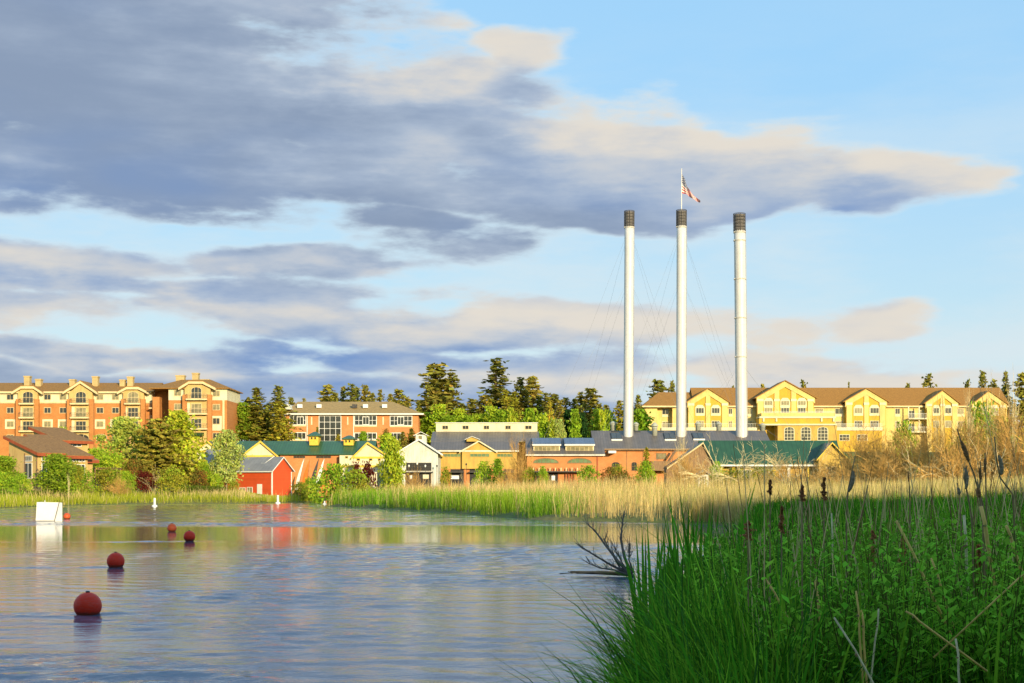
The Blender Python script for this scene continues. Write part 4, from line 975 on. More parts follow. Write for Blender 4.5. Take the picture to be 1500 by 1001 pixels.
# ------------------------------------------------------------------ green-roofed pavilion, right of the stacks
S = Site(1110, 278); X, Z = S.X, S.Z
b_ = thing('pavilion', 'low yellow pavilion with dark green seam roof and white columns behind brush', 'pavilion', S.loc)
MB().box(X(1036), X(1232), 1.2, 12, -1, Z(682)).build('wall', M['gold'], b_)
rf = MB(); ridge_roof_x(rf, X(1029), X(1236), -.8, 13, Z(681.5), Z(647, 6), .2); rf.build('roof', M['greenroof'], b_)
MB().box(X(1029), X(1236), -.95, -.8, Z(683.3), Z(681)).build('eave_trim', M['white'], b_)
for a_ in (1057, 1075, 1135, 1156, 1185): MB().box(X(a_ - 2), X(a_ + 2), .2, .6, -1, Z(683)).build('column', M['white' if a_ == 1156 else 'lemon'], b_)
for a_, c_ in ((1040, 1048), (1090, 1102), (1115, 1128), (1143, 1151)): window(b_, X(a_), X(c_), Z(704), Z(688), 1.2, 2, 2, 'white', 'glass', t=.1)
g = MB().prism_y([(X(975), -1), (X(1048), -1), (X(1048), Z(684)), (X(1028), Z(651)), (X(975), Z(684))], -1.5, 3).build('side_gable', M['wood'], b_)
t_ = MB(); gable_roof_y(t_, X(980), X(1046), X(1028), Z(684), Z(650), -2.0, 6, .2, .5); t_.build('side_roof', M['greenroof'], g)
t_ = MB(); gable_roof_y(t_, X(980), X(1046), X(1028), Z(684) - .1, Z(650) - .1, -2.12, -2.0, .3, .6); t_.build('gable_trim', M['creamtrim'], g)
g = MB().prism_y([(X(1195), -1), (X(1234), -1), (X(1234), Z(671)), (X(1213.8), Z(650.5)), (X(1195), Z(671))], -2.6, 4).build('front_gable', M['gold'], b_)
t_ = MB(); gable_roof_y(t_, X(1195), X(1234), X(1213.8), Z(671), Z(650), -3.2, 6, .18, .4); t_.build('gable_roof', M['greenroof'], g)
t_ = MB(); gable_roof_y(t_, X(1195), X(1234), X(1213.8), Z(671) - .1, Z(650) - .1, -3.32, -3.2, .3, .5); t_.build('gable_trim', M['lemon'], g)
window(g, X(1206), X(1221), Z(704), Z(684), -2.6, 2, 2, 'creamtrim', 'glass', t=.12)
w_ = thing('garden_shed', 'small white framed glazed entrance half hidden in bare brush', 'shed', (at(1030, 706, 262).x, 262, gz(at(1030, 706, 262).x, 262)))
q = lambda p: (p - 1030) * 262 / F
MB().box(q(1022), q(1038), 0, 3, -1, 2.3).build('wall', M['offwhite'], w_)
window(w_, q(1024), q(1036), .1, 2.1, 0, 3, 1, 'white', 'glass', t=.16); t_ = MB(); gable_roof_y(t_, q(1021), q(1039), q(1030), 2.3, 3.0, -.4, 3.3, .15, .2); t_.build('roof', M['greyroof'], w_)

# ------------------------------------------------------------------ on the water
def buoy(px, yb, wpx, m_, label, sub=.30, band=False):
    D = F * H / (yb - HY); r_ = wpx * D / F / 2; x = (px - 750) / F * D
    e = thing('buoy', label, 'buoy', (x, D, 0), px * .1, 'ball buoys on the river')
    pr = [(r_ * math.sin(math.pi * i / 24) + .001, -r_ * math.cos(math.pi * i / 24)) for i in range(25)]
    zc = r_ * (1 - 2 * sub) ; 
    MB().lathe(pr, 40).build('float_ball', M[m_], e, (0, 0, zc), True)
    s_ = MB().lathe([(r_ * 1.0, -.014), (r_ * 1.008, -.008), (r_ * 1.008, .008), (r_ * 1.0, .014)], 40, caps=False).build('mould_seam', M[m_], e, (0, 0, zc)); s_.rotation_euler = (R(62), .2, 0)
    MB().lathe([(.05, r_ * .985), (.05, r_ + .025), (.02, r_ + .035)], 10).build('valve_cap', M['darkmetal'], e, (0, 0, zc))
buoy(128.5, 899, 40, 'buoyshade', 'largest dark red ball buoy, nearest on the river', .22)
buoy(169.5, 831, 25.5, 'buoyshade', 'dark red ball buoy, second nearest on the river', .16)
buoy(277.5, 793, 17, 'buoyshade', 'small dark red ball buoy beside the sunlit orange one', .10)
buoy(251.8, 779, 13.5, 'buoysun', 'bright orange ball buoy lit by the sun, left of a dark red one', .12)
buoy(98, 761, 10.5, 'buoysun', 'smallest orange ball buoy, right beside the white wedge', .10)
D = 123; p = at(70, 764.5, D); e = thing('jump_ramp', 'white wedge shaped float standing in the river at the left', 'ramp', (p.x, D, 0)); k_ = D / F
MB().add([(-18 * k_, 0, -.2), (10.5 * k_, -.15, -.2), (18 * k_, .6, -.2), (-16 * k_, 1.2, -.2), (-17.5 * k_, .25, 28 * k_), (15.6 * k_, .2, 27.6 * k_), (18 * k_, .6, 27 * k_), (-16 * k_, 1.2, 28 * k_)],
         [(3, 2, 1, 0), (4, 5, 6, 7), (0, 1, 5, 4), (1, 2, 6, 5), (2, 3, 7, 6), (3, 0, 4, 7)]).build('panel', M['white'], e)
MB().tube([(10.5 * k_, -.17, 0), (15.6 * k_, .18, 27.6 * k_)], .035, .035, 4).build('edge_strip', M['iron'], e)
MB().box(-17 * k_, 10 * k_, -.22, .9, -.1, .06).build('float_base', M['iron'], e)
MB().tube([(-7 * k_, .5, 28 * k_), (-7 * k_, .5, 31 * k_)], .04, .02, 5).build('pin', M['white'], e)
def can_buoy(px, yb, h_, w_, label):
    D = F * H / (yb - HY); x = (px - 750) / F * D
    e = thing('marker_buoy', label, 'buoy', (x, D, 0), 0, 'white marker buoys')
    MB().lathe([(w_ * .9, -.1), (w_, .05), (w_ * .9, .22), (w_ * .5, .30)], 16).build('float_collar', M['white'], e)
    MB().lathe([(w_ * .42, .25), (w_ * .42, h_ * .93), (w_ * .34, h_)], 14).build('column', M['white'], e)
    MB().lathe([(w_ * .43, h_ * .55), (w_ * .43, h_ * .62)], 14).build('band', M['buoysun'], e) if False else None
can_buoy(226.5, 742.5, 1.3, .42, 'white post buoy with round collar near the left reeds')
can_buoy(407, 738, 1.5, .46, 'white post buoy with round collar below the red barn')
can_buoy(475.5, 739.5, .62, .30, 'smallest white buoy beside the tip of the reed bed')

# ------------------------------------------------------------------ small things on the river walk
def banner(px, ytop, ybot, lean, w, m_, label):
    D = 302; p = at(px, ybot, D); z0 = gz(p.x, D); k_ = D / F; h_ = at(px, ytop, D).z - z0
    e = thing('feather_banner', label, 'banner', (p.x, D, z0), 0, 'feather banners right of the barn')
    pts = [(lean * k_ * f, 0, h_ * f) for f in (0, .5, .8, 1)]
    MB().tube([(0, 0, -.2)] + pts[1:], .05, .03, 5).build('pole', M['darkmetal'], e)
    z1 = max(.5, h_ * .18); n = 8; v_, f_ = [], []
    for i in range(n + 1):
        f = i / n; z = z1 + (h_ - z1) * f; x = lean * k_ * z / h_; ww = w * k_ * (1 - f * f) ** .5 * (.55 + .45 * math.sin(math.pi * min(1, f + .15)))
        for yy in (-.02, .02): v_ += [(x, yy, z), (x - ww, yy + .12 * math.sin(f * 5), z)]
    for i in range(n):
        a = i * 4; f_ += [(a, a + 1, a + 5, a + 4), (a + 2, a + 6, a + 7, a + 3)]
    MB().add(v_, f_).build('cloth', M[m_], e)
M['orangecloth'] = mat('orange_cloth', (.62, .17, .02), .8, .1, 2); M['blackcloth'] = mat('charcoal_cloth', (.06, .055, .05), .8, .2, 2); M['redcloth'] = mat('red_cloth', (.55, .02, .02), .8, .1, 2)
banner(434, 671, 700, 12, 5, 'white', 'leftmost white feather banner leaning to the right beside the barn')
banner(447, 673, 702, 7, 8, 'orangecloth', 'orange feather banner between the white and the charcoal one')
banner(457, 672, 700, 10, 7, 'blackcloth', 'charcoal feather banner leaning to the right')
banner(464.5, 671.5, 702, 11, 7, 'white', 'white feather banner right of the charcoal one')
banner(474, 676, 701, 9, 6, 'orangecloth', 'rightmost orange feather banner at the market wall')
p = at(563.6, 706, 296); z0 = gz(p.x, 296)
e = thing('umbrella', 'folded red parasol left of the whitewashed boathouse', 'umbrella', (p.x, 296, z0)); MB().tube([(0, 0, -.1), (0, 0, 2.9)], .04, .04, 6).build('pole', M['white'], e)
MB().lathe([(.10, .9), (.30, 1.1), (.26, 1.8), (.12, 2.6), (.03, 2.8)], 10).build('canopy', M['redcloth'], e)
for px, y0_, y1_, w_, lb in ((623.8, 701.5, 695.5, 8.6, 'cream notice board on two posts before the boathouse door'), (602, 702, 696.5, 3.4, 'small white notice board left in the boathouse doorway'), (666.5, 702, 696.8, 11.5, 'wide white notice board in front of the mustard hall'), (810.5, 704, 697, 5, 'white box shaped board below the arched brick building')):
    D = 290; p = at(px, y0_, D); z0 = gz(p.x, D); k_ = D / F
    e = thing('notice_board', lb, 'notice board', (p.x, D, z0), 0, 'notice boards along the river walk')
    MB().box(-w_ * k_ / 2, w_ * k_ / 2, -.05, .05, p.z - z0, at(px, y1_, D).z - z0).build('panel', M['cream' if px == 623.8 else 'white'], e)
    for s_ in (-1, 1): MB().box(s_ * w_ * k_ * .42 - .05, s_ * w_ * k_ * .42 + .05, .052, .13, -.2, p.z - z0 + .3).build('post', M['wood'], e)
for px, yt, lb in ((683, 678.5, 'dark lamp post in front of the mustard hall gable'), (640, 681, 'dark lamp post at the right corner of the boathouse')):
    D = 298; p = at(px, yt, D); z0 = gz(p.x, D); e = thing('street_lamp', lb, 'lamp post', (p.x, D, z0), 0, 'lamp posts on the river walk')
    MB().tube([(0, 0, -.2), (0, 0, p.z - z0 - .5)], .06, .045, 6).build('post', M['darkmetal'], e); MB().lathe([(.1, p.z - z0 - .5), (.2, p.z - z0 - .2), (.03, p.z - z0)], 8).build('lamp_head', M['darkmetal'], e)
D = 268; p = at(155.5, 688, D); z0 = gz(p.x, D); e = thing('pergola', 'dark wooden pergola between bushes on the left bank', 'pergola', (p.x, D, z0)); k_ = D / F; zt = p.z - z0
for xx in (-16, -6, 6, 16):
    for yy in (0, 2.2): MB().box(xx * k_ - .08, xx * k_ + .08, yy - .08, yy + .08, -.2, zt).build('post', M['wood'], e)
for yy in (-.1, 2.1): MB().box(-17.5 * k_, 17.5 * k_, yy, yy + .18, zt, zt + .2).build('beam', M['wood'], e)
for i in range(16): MB().box((-17 + i * 2.25) * k_, (-16.3 + i * 2.25) * k_, -.6, 2.8, zt + .2, zt + .36).build('rafter', M['wood'], e)
# ------------------------------------------------------------------ trees: (kind, column, top row, distance, crown width, label)
T = [
 # around the apartment building and the office
 ('fir', 376.5, 569, 345, 40, 'large dark green fir right of the brick apartment wing, left of a pair'),
 ('fir2', 408, 566, 352, 38, 'tall fir peaking behind the yellowish conifer left of the office building'),
 ('larch', 410, 588, 338, 34, 'yellowish broad conifer against the left end of the office building'),
 ('round', 354, 590, 345, 34, 'rounded dark green tree between the apartment wing and the large fir'),
 ('fir', 341, 578, 350, 20, 'slim dark conifer touching the right edge of the apartment wing'),
 ('pine', 426, 582, 395, 13, 'small conifer tip above the left end of the office roof'),
 ('pine2', 445, 584, 400, 13, 'lowest conifer tip over the left part of the office roof'),
 ('pine', 480, 564, 410, 24, 'leftmost tall pine rising over the middle of the office roof'),
 ('fir2', 503, 567, 412, 20, 'second pine from the left over the middle of the office roof'),
 ('pine2', 515.5, 563, 405, 22, 'tallest pine of the cluster over the office roof'),
 ('fir2', 523, 568, 415, 20, 'pine just right of the tallest one over the office roof'),
 ('pine', 534.5, 564, 410, 17, 'slim pine at the right end of the cluster over the office roof'),
 ('pine2', 557, 571, 405, 15, 'lone thin pine over the right half of the office roof'),
 ('fir2', 572, 578, 400, 22, 'bushy pine where the office roof starts to slope down'),
 ('pine', 584, 571, 405, 22, 'taller pine above the right hip of the office roof'),
 ('fir2', 597, 584, 395, 26, 'broad low pine at the right tip of the office roof'),
 ('fir', 613, 590, 388, 16, 'small dark pine just past the right end of the office roof'),
 # tall pair and the wood right of it
 ('pine', 640, 533, 400, 46, 'tall ragged pine, left one of the tall pair above the boathouse'),
 ('pine2', 660.5, 547, 402, 34, 'slimmer pine, right one of the tall pair above the boathouse'),
 ('pine3', 629, 566, 396, 34, 'low ragged pine at the left foot of the tall pair'),
 ('fir2', 692, 585, 395, 36, 'dark rounded pine between the tall pair and the tallest pine'),
 ('fir2', 708, 580, 398, 34, 'dark pine leaning on the left side of the tallest pine'),
 ('spire', 727, 527.5, 405, 42, 'tallest pine of the wood, a tapering spire above the hall'),
 ('larch', 741, 571, 385, 20, 'yellow green conifer at the right foot of the tallest pine'),
 ('larch', 754, 574, 388, 22, 'second yellow green conifer right of the tallest pine'),
 ('spire', 762, 555, 400, 26, 'narrow pine, left of the two peaks above the clerestory end'),
 ('pine', 780, 552.5, 402, 30, 'dense dark pine, right of the two peaks above the clerestory end'),
 ('fir2', 769, 572, 398, 30, 'broad pine filling the gap between the two peaks'),
 ('pine2', 798.5, 576, 395, 24, 'pine right of the dense dark peak over the arcade'),
 ('pine', 810.5, 577, 398, 24, 'second pine right of the dense dark peak over the arcade'),
 ('larch', 806, 588, 375, 18, 'orange tinged larch in front of the pines over the arcade'),
 ('pine3', 828, 583, 400, 26, 'loose round topped pine over the arcade dormers'),
 ('fir2', 842, 585, 398, 24, 'bushy pine left of the last high peak before the left stack'),
 ('pine2', 851, 575, 402, 20, 'slim pine beside the last high peak before the left stack'),
 ('pine', 865, 569, 400, 32, 'last high pine peak left of the left stack'),
 ('fir2', 877, 592, 396, 24, 'low pine between the last high peak and the left stack'),
 ('larch', 907, 587, 390, 24, 'tan thinly leafed conifer touching the left stack'),
 ('fir', 935, 580, 395, 22, 'dark fir just right of the left stack'),
 ('pine', 963.5, 557, 455, 32, 'big pine behind the left hip of the yellow hotel'),
 ('pine3', 984.5, 558.5, 460, 18, 'small open pine left of the middle stack above the hotel'),
 ('poplar', 938, 600, 385, 24, 'light green tree at the left corner of the hotel'),
 # behind the hotel
 ('pine2', 1074, 566, 480, 10, 'tiny conifer tip left of the right stack over the hotel roof'),
 ('pine', 1117, 563, 480, 12, 'tiny conifer tip left of the biggest hotel gable'),
 ('pine3', 1176.5, 557, 478, 20, 'round topped pine right of the biggest hotel gable'),
 ('fir', 1243.5, 561, 480, 8, 'tiny pointed conifer left of the third hotel gable'),
 ('pine3', 1330, 562, 482, 18, 'low wide conifer top over the hotel roof, left of a taller one'),
 ('pine3', 1360, 548, 475, 28, 'tall round pine between the third and fourth hotel gable'),
 ('pine3', 1417.5, 556.5, 470, 20, 'ragged pine between the last two hotel gables'),
 ('fir2', 1439.5, 545, 468, 26, 'dark green pine peaking over the last hotel gable'),
 ('pine2', 1456, 557, 462, 22, 'yellowish pine right of the last hotel gable'),
 ('fir', 1473, 546, 465, 24, 'dark pointed pine near the right edge of the picture'),
 ('pine', 1497, 547, 460, 26, 'pine cut by the right edge of the picture'),
 ('fir2', 676, 592, 392, 30, 'low olive pine between the tall pair and the hall clerestory'),
 ('larch', 717, 583, 384, 20, 'ochre conifer at the left foot of the tallest pine'),
 ('fir', 790, 582, 390, 26, 'dark fir filling the wood right of the dense dark peak'),
 ('fir2', 819, 588, 392, 26, 'wide olive fir behind the whitish flowering tree'),
 ('pine3', 857, 590, 390, 26, 'low rounded pine in front of the last high peak'),
 ('fir2', 888, 594, 392, 26, 'low olive fir just left of the left stack'),
 ('fir', 748, 580, 398, 26, 'dark fir behind the yellow green conifers right of the tallest pine'),
 ('fir2', 922, 590, 392, 26, 'olive fir partly hidden behind the left stack'),
 ('fir2', 491, 576, 402, 24, 'olive fir in the dip between the first two pines over the office roof'),
 ('fir2', 545, 577, 402, 24, 'low olive fir between the cluster and the lone thin pine over the office'),
 ('pine3', 362, 584, 352, 26, 'olive pine behind the rounded tree right of the apartment wing'),
 ('fir', 392, 592, 356, 24, 'dark fir in the gap between the two big firs left of the office'),
 # light green broadleaved row in front of the wood
 ('poplar', 623, 604, 360, 26, 'light green poplar right of the office building end'),
 ('poplar2', 643.5, 592, 356, 26, 'bright green poplar directly above the boathouse cupola'),
 ('poplar', 658, 609, 352, 22, 'short green poplar between the boathouse cupola and clerestory'),
 ('poplar2', 673, 598, 358, 24, 'pointed green tree over the left end of the clerestory'),
 ('poplar', 686, 609, 352, 18, 'small bright tree over the second clerestory window'),
 ('poplar2', 700, 606, 356, 22, 'bright green poplar left of the tallest pine foot'),
 ('poplar2', 719, 595, 354, 24, 'tallest bright poplar in front of the tallest pine'),
 ('poplar', 736, 601, 352, 22, 'bright poplar under the yellow green conifers'),
 ('birch', 750, 597, 350, 22, 'yellow green birch over the fourth clerestory window'),
 ('poplar', 775.5, 599, 352, 20, 'bright poplar at the right end of the clerestory'),
 ('poplar2', 794, 605, 348, 26, 'light green poplar just past the clerestory end'),
 ('birch', 809, 614, 345, 20, 'pale birch over the first arcade dormer'),
 ('aspen', 820, 615, 344, 18, 'whitish flowering tree over the arcade dormers'),
 ('cypress', 831, 602, 350, 16, 'dark columnar cypress over the gap of the arcade dormers'),
 ('poplar', 842, 600, 347, 16, 'light green column between the two dark cypresses'),
 ('cypress', 853, 606, 349, 14, 'dark columnar cypress left of the powerhouse roof'),
 ('poplar2', 878, 599, 362, 26, 'bright poplar above the left end of the powerhouse roof'),
 ('round', 892, 602, 375, 24, 'rounded green tree between the powerhouse roof and the left stack'),
 ('poplar', 785, 613, 349, 20, 'low green tree above the corner of the clerestory and arcade'),
 # between the buildings and the river
 ('willow', 184, 611, 270, 66, 'big pale green willow in front of the apartment building'),
 ('dark_pine_bush', 232, 615, 262, 62, 'broad dark olive pine in front of the apartment wing'),
 ('birch', 263, 601, 266, 56, 'yellow green birch rising right behind the dark olive pine'),
 ('aspen', 332, 630, 262, 38, 'airy pale aspen between the grey shed and the barn'),
 ('poplar2', 300, 676, 255, 16, 'young green tree before the grey roofed shed'),
 ('round', 84, 665, 212, 44, 'bright green round tree in front of the middle lodge'),
 ('round', 4, 668, 214, 42, 'bright green round tree cut by the left edge of the picture'),
 ('bush', 70, 637, 262, 24, 'small green tree growing between the lodge roofs'),
 ('bush', 92, 626, 290, 22, 'round green tree over the rearmost lodge roof'),
 ('bush', 72, 628, 288, 18, 'smaller round green tree over the rearmost lodge roof'),
 ('birch', 575, 640, 292, 30, 'light green tree between the market gable and the boathouse'),
 ('poplar2', 567, 634, 330, 30, 'green tree rising behind the right market gable'),
 ('poplar', 532, 632, 338, 12, 'small bright tree before the lower office windows'),
 ('rust_bush', 566, 628, 342, 14, 'rust coloured tree before the right office windows'),
 ('fir', 465, 626, 335, 12, 'small dark conifer left of the tall office glazing'),
 ('larch', 495, 636, 336, 14, 'low yellow conifer before the tall office glazing'),
 ('fir2', 590, 633, 340, 22, 'green conifer at the right corner of the office building'),
 ('fir', 603, 628, 345, 20, 'dark conifer at the right end of the office wall'),
 ('larch', 947, 655, 268, 16, 'thin yellow green tree before the powerhouse wall'),
 ('bush', 945, 676, 255, 26, 'bright green bush at the foot of the powerhouse wall'),
]
for kind, px, top, D, w_, lb in T:
    if px < 480 and D < 272: D += 24
    if D >= 385 and px < 940: w_ *= 1.18
    plant(kind, 'conifer_tree' if PROTO[kind][0].name.split('_crown')[0].rstrip('23') in ('fir', 'pine', 'spire', 'larch', 'cypress') else 'tree', px, top, D, lb, 'tree', w_)
BU = [
 ('bush', 492, 680, 255, 62, 'large bright green bush at the left tip of the reed bed'),
 ('yellow_bush', 520, 688, 252, 44, 'yellow green bush right of the large bright green bush'),
 ('red_bush', 522, 677, 268, 18, 'dark red leaved bush, left of two below the cream gable'),
 ('red_bush', 538, 676, 270, 20, 'dark red leaved bush, right of two below the cream gable'),
 ('bush', 118, 684, 232, 34, 'green bush right of the middle lodge'),
 ('bush', 138, 658, 262, 60, 'wide light green bush left of the willow foot'),
 ('yellow_bush', 108, 676, 226, 30, 'small yellow bush at the lodge corner'),
 ('bush', 165, 664, 256, 44, 'light green bush under the willow'),
 ('yellow_bush', 160, 684, 238, 40, 'yellow green bush below the pergola'),
 ('bush', 185, 690, 236, 24, 'deep green low bush right of the pergola'),
 ('rust_bush', 196, 672, 254, 30, 'rust brown bush beside the pergola'),
 ('red_bush', 212, 690, 240, 28, 'reddish brown bush below the dark olive pine'),
 ('yellow_bush', 252, 682, 240, 32, 'feathery yellow bush below the birch'),
 ('rust_bush', 292, 688, 250, 26, 'orange green bush in front of the red shed'),
 ('bush', 318, 694, 252, 16, 'small green bush left of the barn wall'),
 ('yellow_bush', 342, 704, 254, 18, 'yellowish bush in front of the barn window'),
 ('bush', 455, 700, 262, 26, 'green bush under the feather banners'),
 ('yellow_bush', 440, 706, 258, 26, 'low yellow bush right of the barn'),
 ('bush', 6, 692, 200, 36, 'dark green bush at the left edge above the reeds'),
 ('bush', 30, 694, 205, 26, 'deep green bush below the nearest lodge'),
 ('bush', 709, 676, 272, 26, 'round green bush before the mustard gable'),
 ('poplar', 729, 672, 270, 14, 'upright green bush right of the mustard gable'),
 ('yellow_bush', 652, 684, 275, 16, 'slender yellow bush left part of the mustard hall'),
 ('yellow_bush', 776, 684, 262, 20, 'yellow green bush before the left arcade corner'),
 ('bush', 795, 683, 260, 16, 'green leafy bush before the arcade canopy'),
 ('bush', 862, 682, 258, 34, 'fresh green bush at the right of the arcade'),
 ('rust_bush', 893, 684, 256, 26, 'orange red bush between the arcade and powerhouse'),
 ('rust_bush', 915, 692, 254, 30, 'low reddish bush along the powerhouse wall'),
 ('yellow_bush', 905, 680, 262, 22, 'green gold bush at the powerhouse left window'),
 ('bush', 1050, 676, 240, 18, 'thin green bush at the pavilion corner'),
 ('yellow_bush', 1078, 686, 235, 44, 'yellow green bush under the pavilion eave'),
 ('yellow_bush', 1115, 684, 236, 36, 'second yellow green bush under the pavilion eave'),
 ('bush', 1325, 618, 290, 34, 'olive green tree top between the brush and hotel balconies'),
 ('bush', 1438, 590, 255, 46, 'mid green tree behind bare stems near the right edge'),
 ('yellow_bush', 1462, 612, 240, 50, 'gold green tree among bare stems near the right edge'),
 ('bush', 1492, 640, 200, 40, 'dark green shrub at the right edge behind brush'),
 ('yellow_bush', 1405, 640, 190, 40, 'gold green shrub within the bare thicket on the right'),
]
for kind, px, top, D, w_, lb in BU:
    if px < 480 and D < 275: D += 22
    plant(kind, 'shrub', px, top, D, lb, 'shrub', w_, names=('stem', 'foliage'))
# clipped hedge left of the barn
rg = np.random.default_rng(5)
p0, p1 = at(255, 710, 266), at(330, 708, 271); n = 5200; t_ = rg.random(n)
P = np.stack([p0.x + (p1.x - p0.x) * t_, p0.y + (p1.y - p0.y) * t_ + rg.uniform(-.6, .6, n), np.zeros(n)], 1); P[:, 2] = ground(P[:, 0], P[:, 1]) + rg.beta(2, 1.2, n) * 1.35
V, FF = leaf_quads(P, .13, rg); hd = link(bpy.data.objects.new('hedge', from_np('hedge', V, FF, M['leaf'], np.repeat(lin_var((.10, .15, .02), n, rg), 4, 0)))); tag(hd, 'low dark green clipped hedge in front of the grey roofed shed', 'hedge')
p0, p1 = at(28, 708, 226), at(104, 707, 240); n = 4200; t_ = rg.random(n)
P = np.stack([p0.x + (p1.x - p0.x) * t_, p0.y + (p1.y - p0.y) * t_ + rg.uniform(-.5, .5, n), np.zeros(n)], 1); P[:, 2] = ground(P[:, 0], P[:, 1]) + rg.beta(2, 1.2, n) * 1.25
V, FF = leaf_quads(P, .12, rg); hd = link(bpy.data.objects.new('hedge', from_np('hedge', V, FF, M['leaf'], np.repeat(lin_var((.11, .16, .02), n, rg), 4, 0)))); tag(hd, 'low dark hedge along the front of the nearest lodge', 'hedge')

# ------------------------------------------------------------------ bare shrubs
def bare_mesh(name, seed, m, stems=13, spread=.55, r=.006, arch=.3, sub=7, tw=5, up=.7):
    rg = random.Random(seed); b_ = MB()
    def limb(p, d, L, r0, n=4, bend=.25):
        pts = [Vector(p)]; d = Vector(d).normalized()
        for i in range(n):
            d = (d + Vector((rg.uniform(-bend, bend), rg.uniform(-bend, bend), rg.uniform(-bend * .7, bend * .35) - arch * .12))).normalized()
            pts.append(pts[-1] + d * L / n)
        return pts, d
    for s in range(stems):
        a = rg.uniform(0, 6.28); sp = spread * rg.uniform(.1, 1)
        L = rg.uniform(.65, 1.02)
        pts, d = limb((.05 * math.cos(a), .05 * math.sin(a), -.02), (sp * math.cos(a), sp * math.sin(a), up), L, r, 5, .16)
        b_.tube(pts, r, r * .3, 3)
        for k in range(sub):
            f = rg.uniform(.25, 1); q = f * (len(pts) - 1); i = min(int(q), len(pts) - 2); p = pts[i].lerp(pts[i + 1], q - i)
            dd = (pts[i + 1] - pts[i]).normalized() + Vector((rg.uniform(-.8, .8), rg.uniform(-.8, .8), rg.uniform(-.2, .5)))
            pt2, d2 = limb(p, dd, L * rg.uniform(.18, .42), r * .5, 3, .22); b_.tube(pt2, r * .55, r * .25, 3)
            for j in range(tw):
                q2 = rg.uniform(.2, 1) * (len(pt2) - 1); i2 = min(int(q2), len(pt2) - 2); p2 = pt2[i2].lerp(pt2[i2 + 1], q2 - i2)
                d3 = d2 + Vector((rg.uniform(-.9, .9), rg.uniform(-.9, .9), rg.uniform(-.3, .6)))
                p3 = p2 + d3.normalized() * L * rg.uniform(.07, .18)
                b_.tube([p2, p3], r * .36, r * .2, 3)
    return b_.mesh(name, m)
BARE = [bare_mesh('thicket_stems', 1, M['twig'], 40, .8, .0062, .5, 11, 6), bare_mesh('thicket_stems', 2, M['twig'], 36, .6, .0060, .3, 11, 6),
        bare_mesh('pale_stems', 3, M['twigpale'], 9, .75, .0066, .9, 5, 3), bare_mesh('pale_stems', 4, M['twigpale'], 8, .28, .0066, .1, 7, 4, 1.0)]
def bare(i, px, top, D, w_, label):
    p = at(px, top, D); z = gz(p.x, D); h = max(.5, p.z - z)
    e = thing('bare_shrub', label, 'shrub', (p.x, D, z - .05), rnd.uniform(0, 6.28)); s = w_ * D / F / 1.25
    e.scale = (s, s, h); link(bpy.data.objects.new('stems', BARE[i]), e)
for r_ in [
 (1, 763, 642, 282, 30, 'dark brown leafless shrub between the mustard hall and the arcade'), (0, 748, 682, 265, 40, 'low leafless shrub at the right end of the mustard hall'),
 (0, 606, 690, 270, 26, 'leafless shrub in front of the boathouse doorway'), (2, 690, 684, 262, 34, 'thin leafless shrub at the hall piers'),
 (3, 998, 633, 228, 34, 'tall bare sapling in front of the powerhouse skylights'), (0, 1003, 664, 220, 50, 'tan leafless thicket left of the pavilion'),
 (2, 1040, 652, 215, 60, 'leafless thicket over the left end of the pavilion roof'), (2, 1062, 628, 190, 110, 'arching pale canes across the left pavilion roof'),
 (2, 1105, 630, 180, 100, 'arching pale canes crossing the middle pavilion roof'), (0, 1150, 674, 186, 70, 'leafless thicket before the middle of the pavilion'),
 (2, 1165, 632, 176, 110, 'wide arching canes left of the yellow trimmed gable'), (2, 1185, 654, 185, 60, 'leafless thicket left side of the yellow trimmed gable'),
 (0, 1235, 670, 172, 90, 'rust tan thicket right below the yellow trimmed gable'), (0, 1262, 632, 165, 90, 'dense orange tan thicket under the third hotel gable'),
 (1, 1290, 638, 160, 80, 'dense orange tan thicket right of the third hotel gable'), (0, 1320, 640, 156, 90, 'broad brown thicket before the olive tree top'),
 (0, 1350, 622, 152, 90, 'broad brown thicket below the hotel balconies'), (2, 1345, 636, 140, 110, 'pale fallen canes leaning left within the brown thicket'),
 (3, 1375, 590, 150, 50, 'upright pale stems below the fourth hotel gable'), (1, 1392, 622, 148, 80, 'tall tangled shrub right of the fourth hotel gable'),
 (3, 1418, 578, 146, 44, 'upright pale stems left of the last hotel gable'), (1, 1430, 614, 142, 90, 'tall tangled shrub hiding the last hotel gable'),
 (3, 1452, 572, 140, 50, 'pale slender sapling right of the last hotel gable'), (0, 1470, 604, 138, 90, 'tall orange brown tangle near the right edge'),
 (3, 1482, 566, 136, 56, 'tallest pale sapling near the right edge of the picture'), (1, 1505, 598, 134, 90, 'tall tangle cut by the right edge of the picture'),
 (2, 1440, 630, 128, 130, 'long pale canes crossing in front of the right tangle'), (0, 1405, 650, 130, 100, 'low dense brush along the reeds on the right'),
 (0, 1290, 668, 140, 110, 'low dense brush along the reeds below the third hotel gable'), (0, 1212, 684, 150, 80, 'low brush at the foot of the yellow trimmed gable'),
 (3, 100, 696, 226, 14, 'thin leafless sapling at the left water edge'), (0, 176, 700, 252, 30, 'small leafless shrub on the left bank below the pergola'), (2, 226, 676, 262, 34, 'leafless brown shrub in front of the dark olive pine'),
]: bare(*r_)

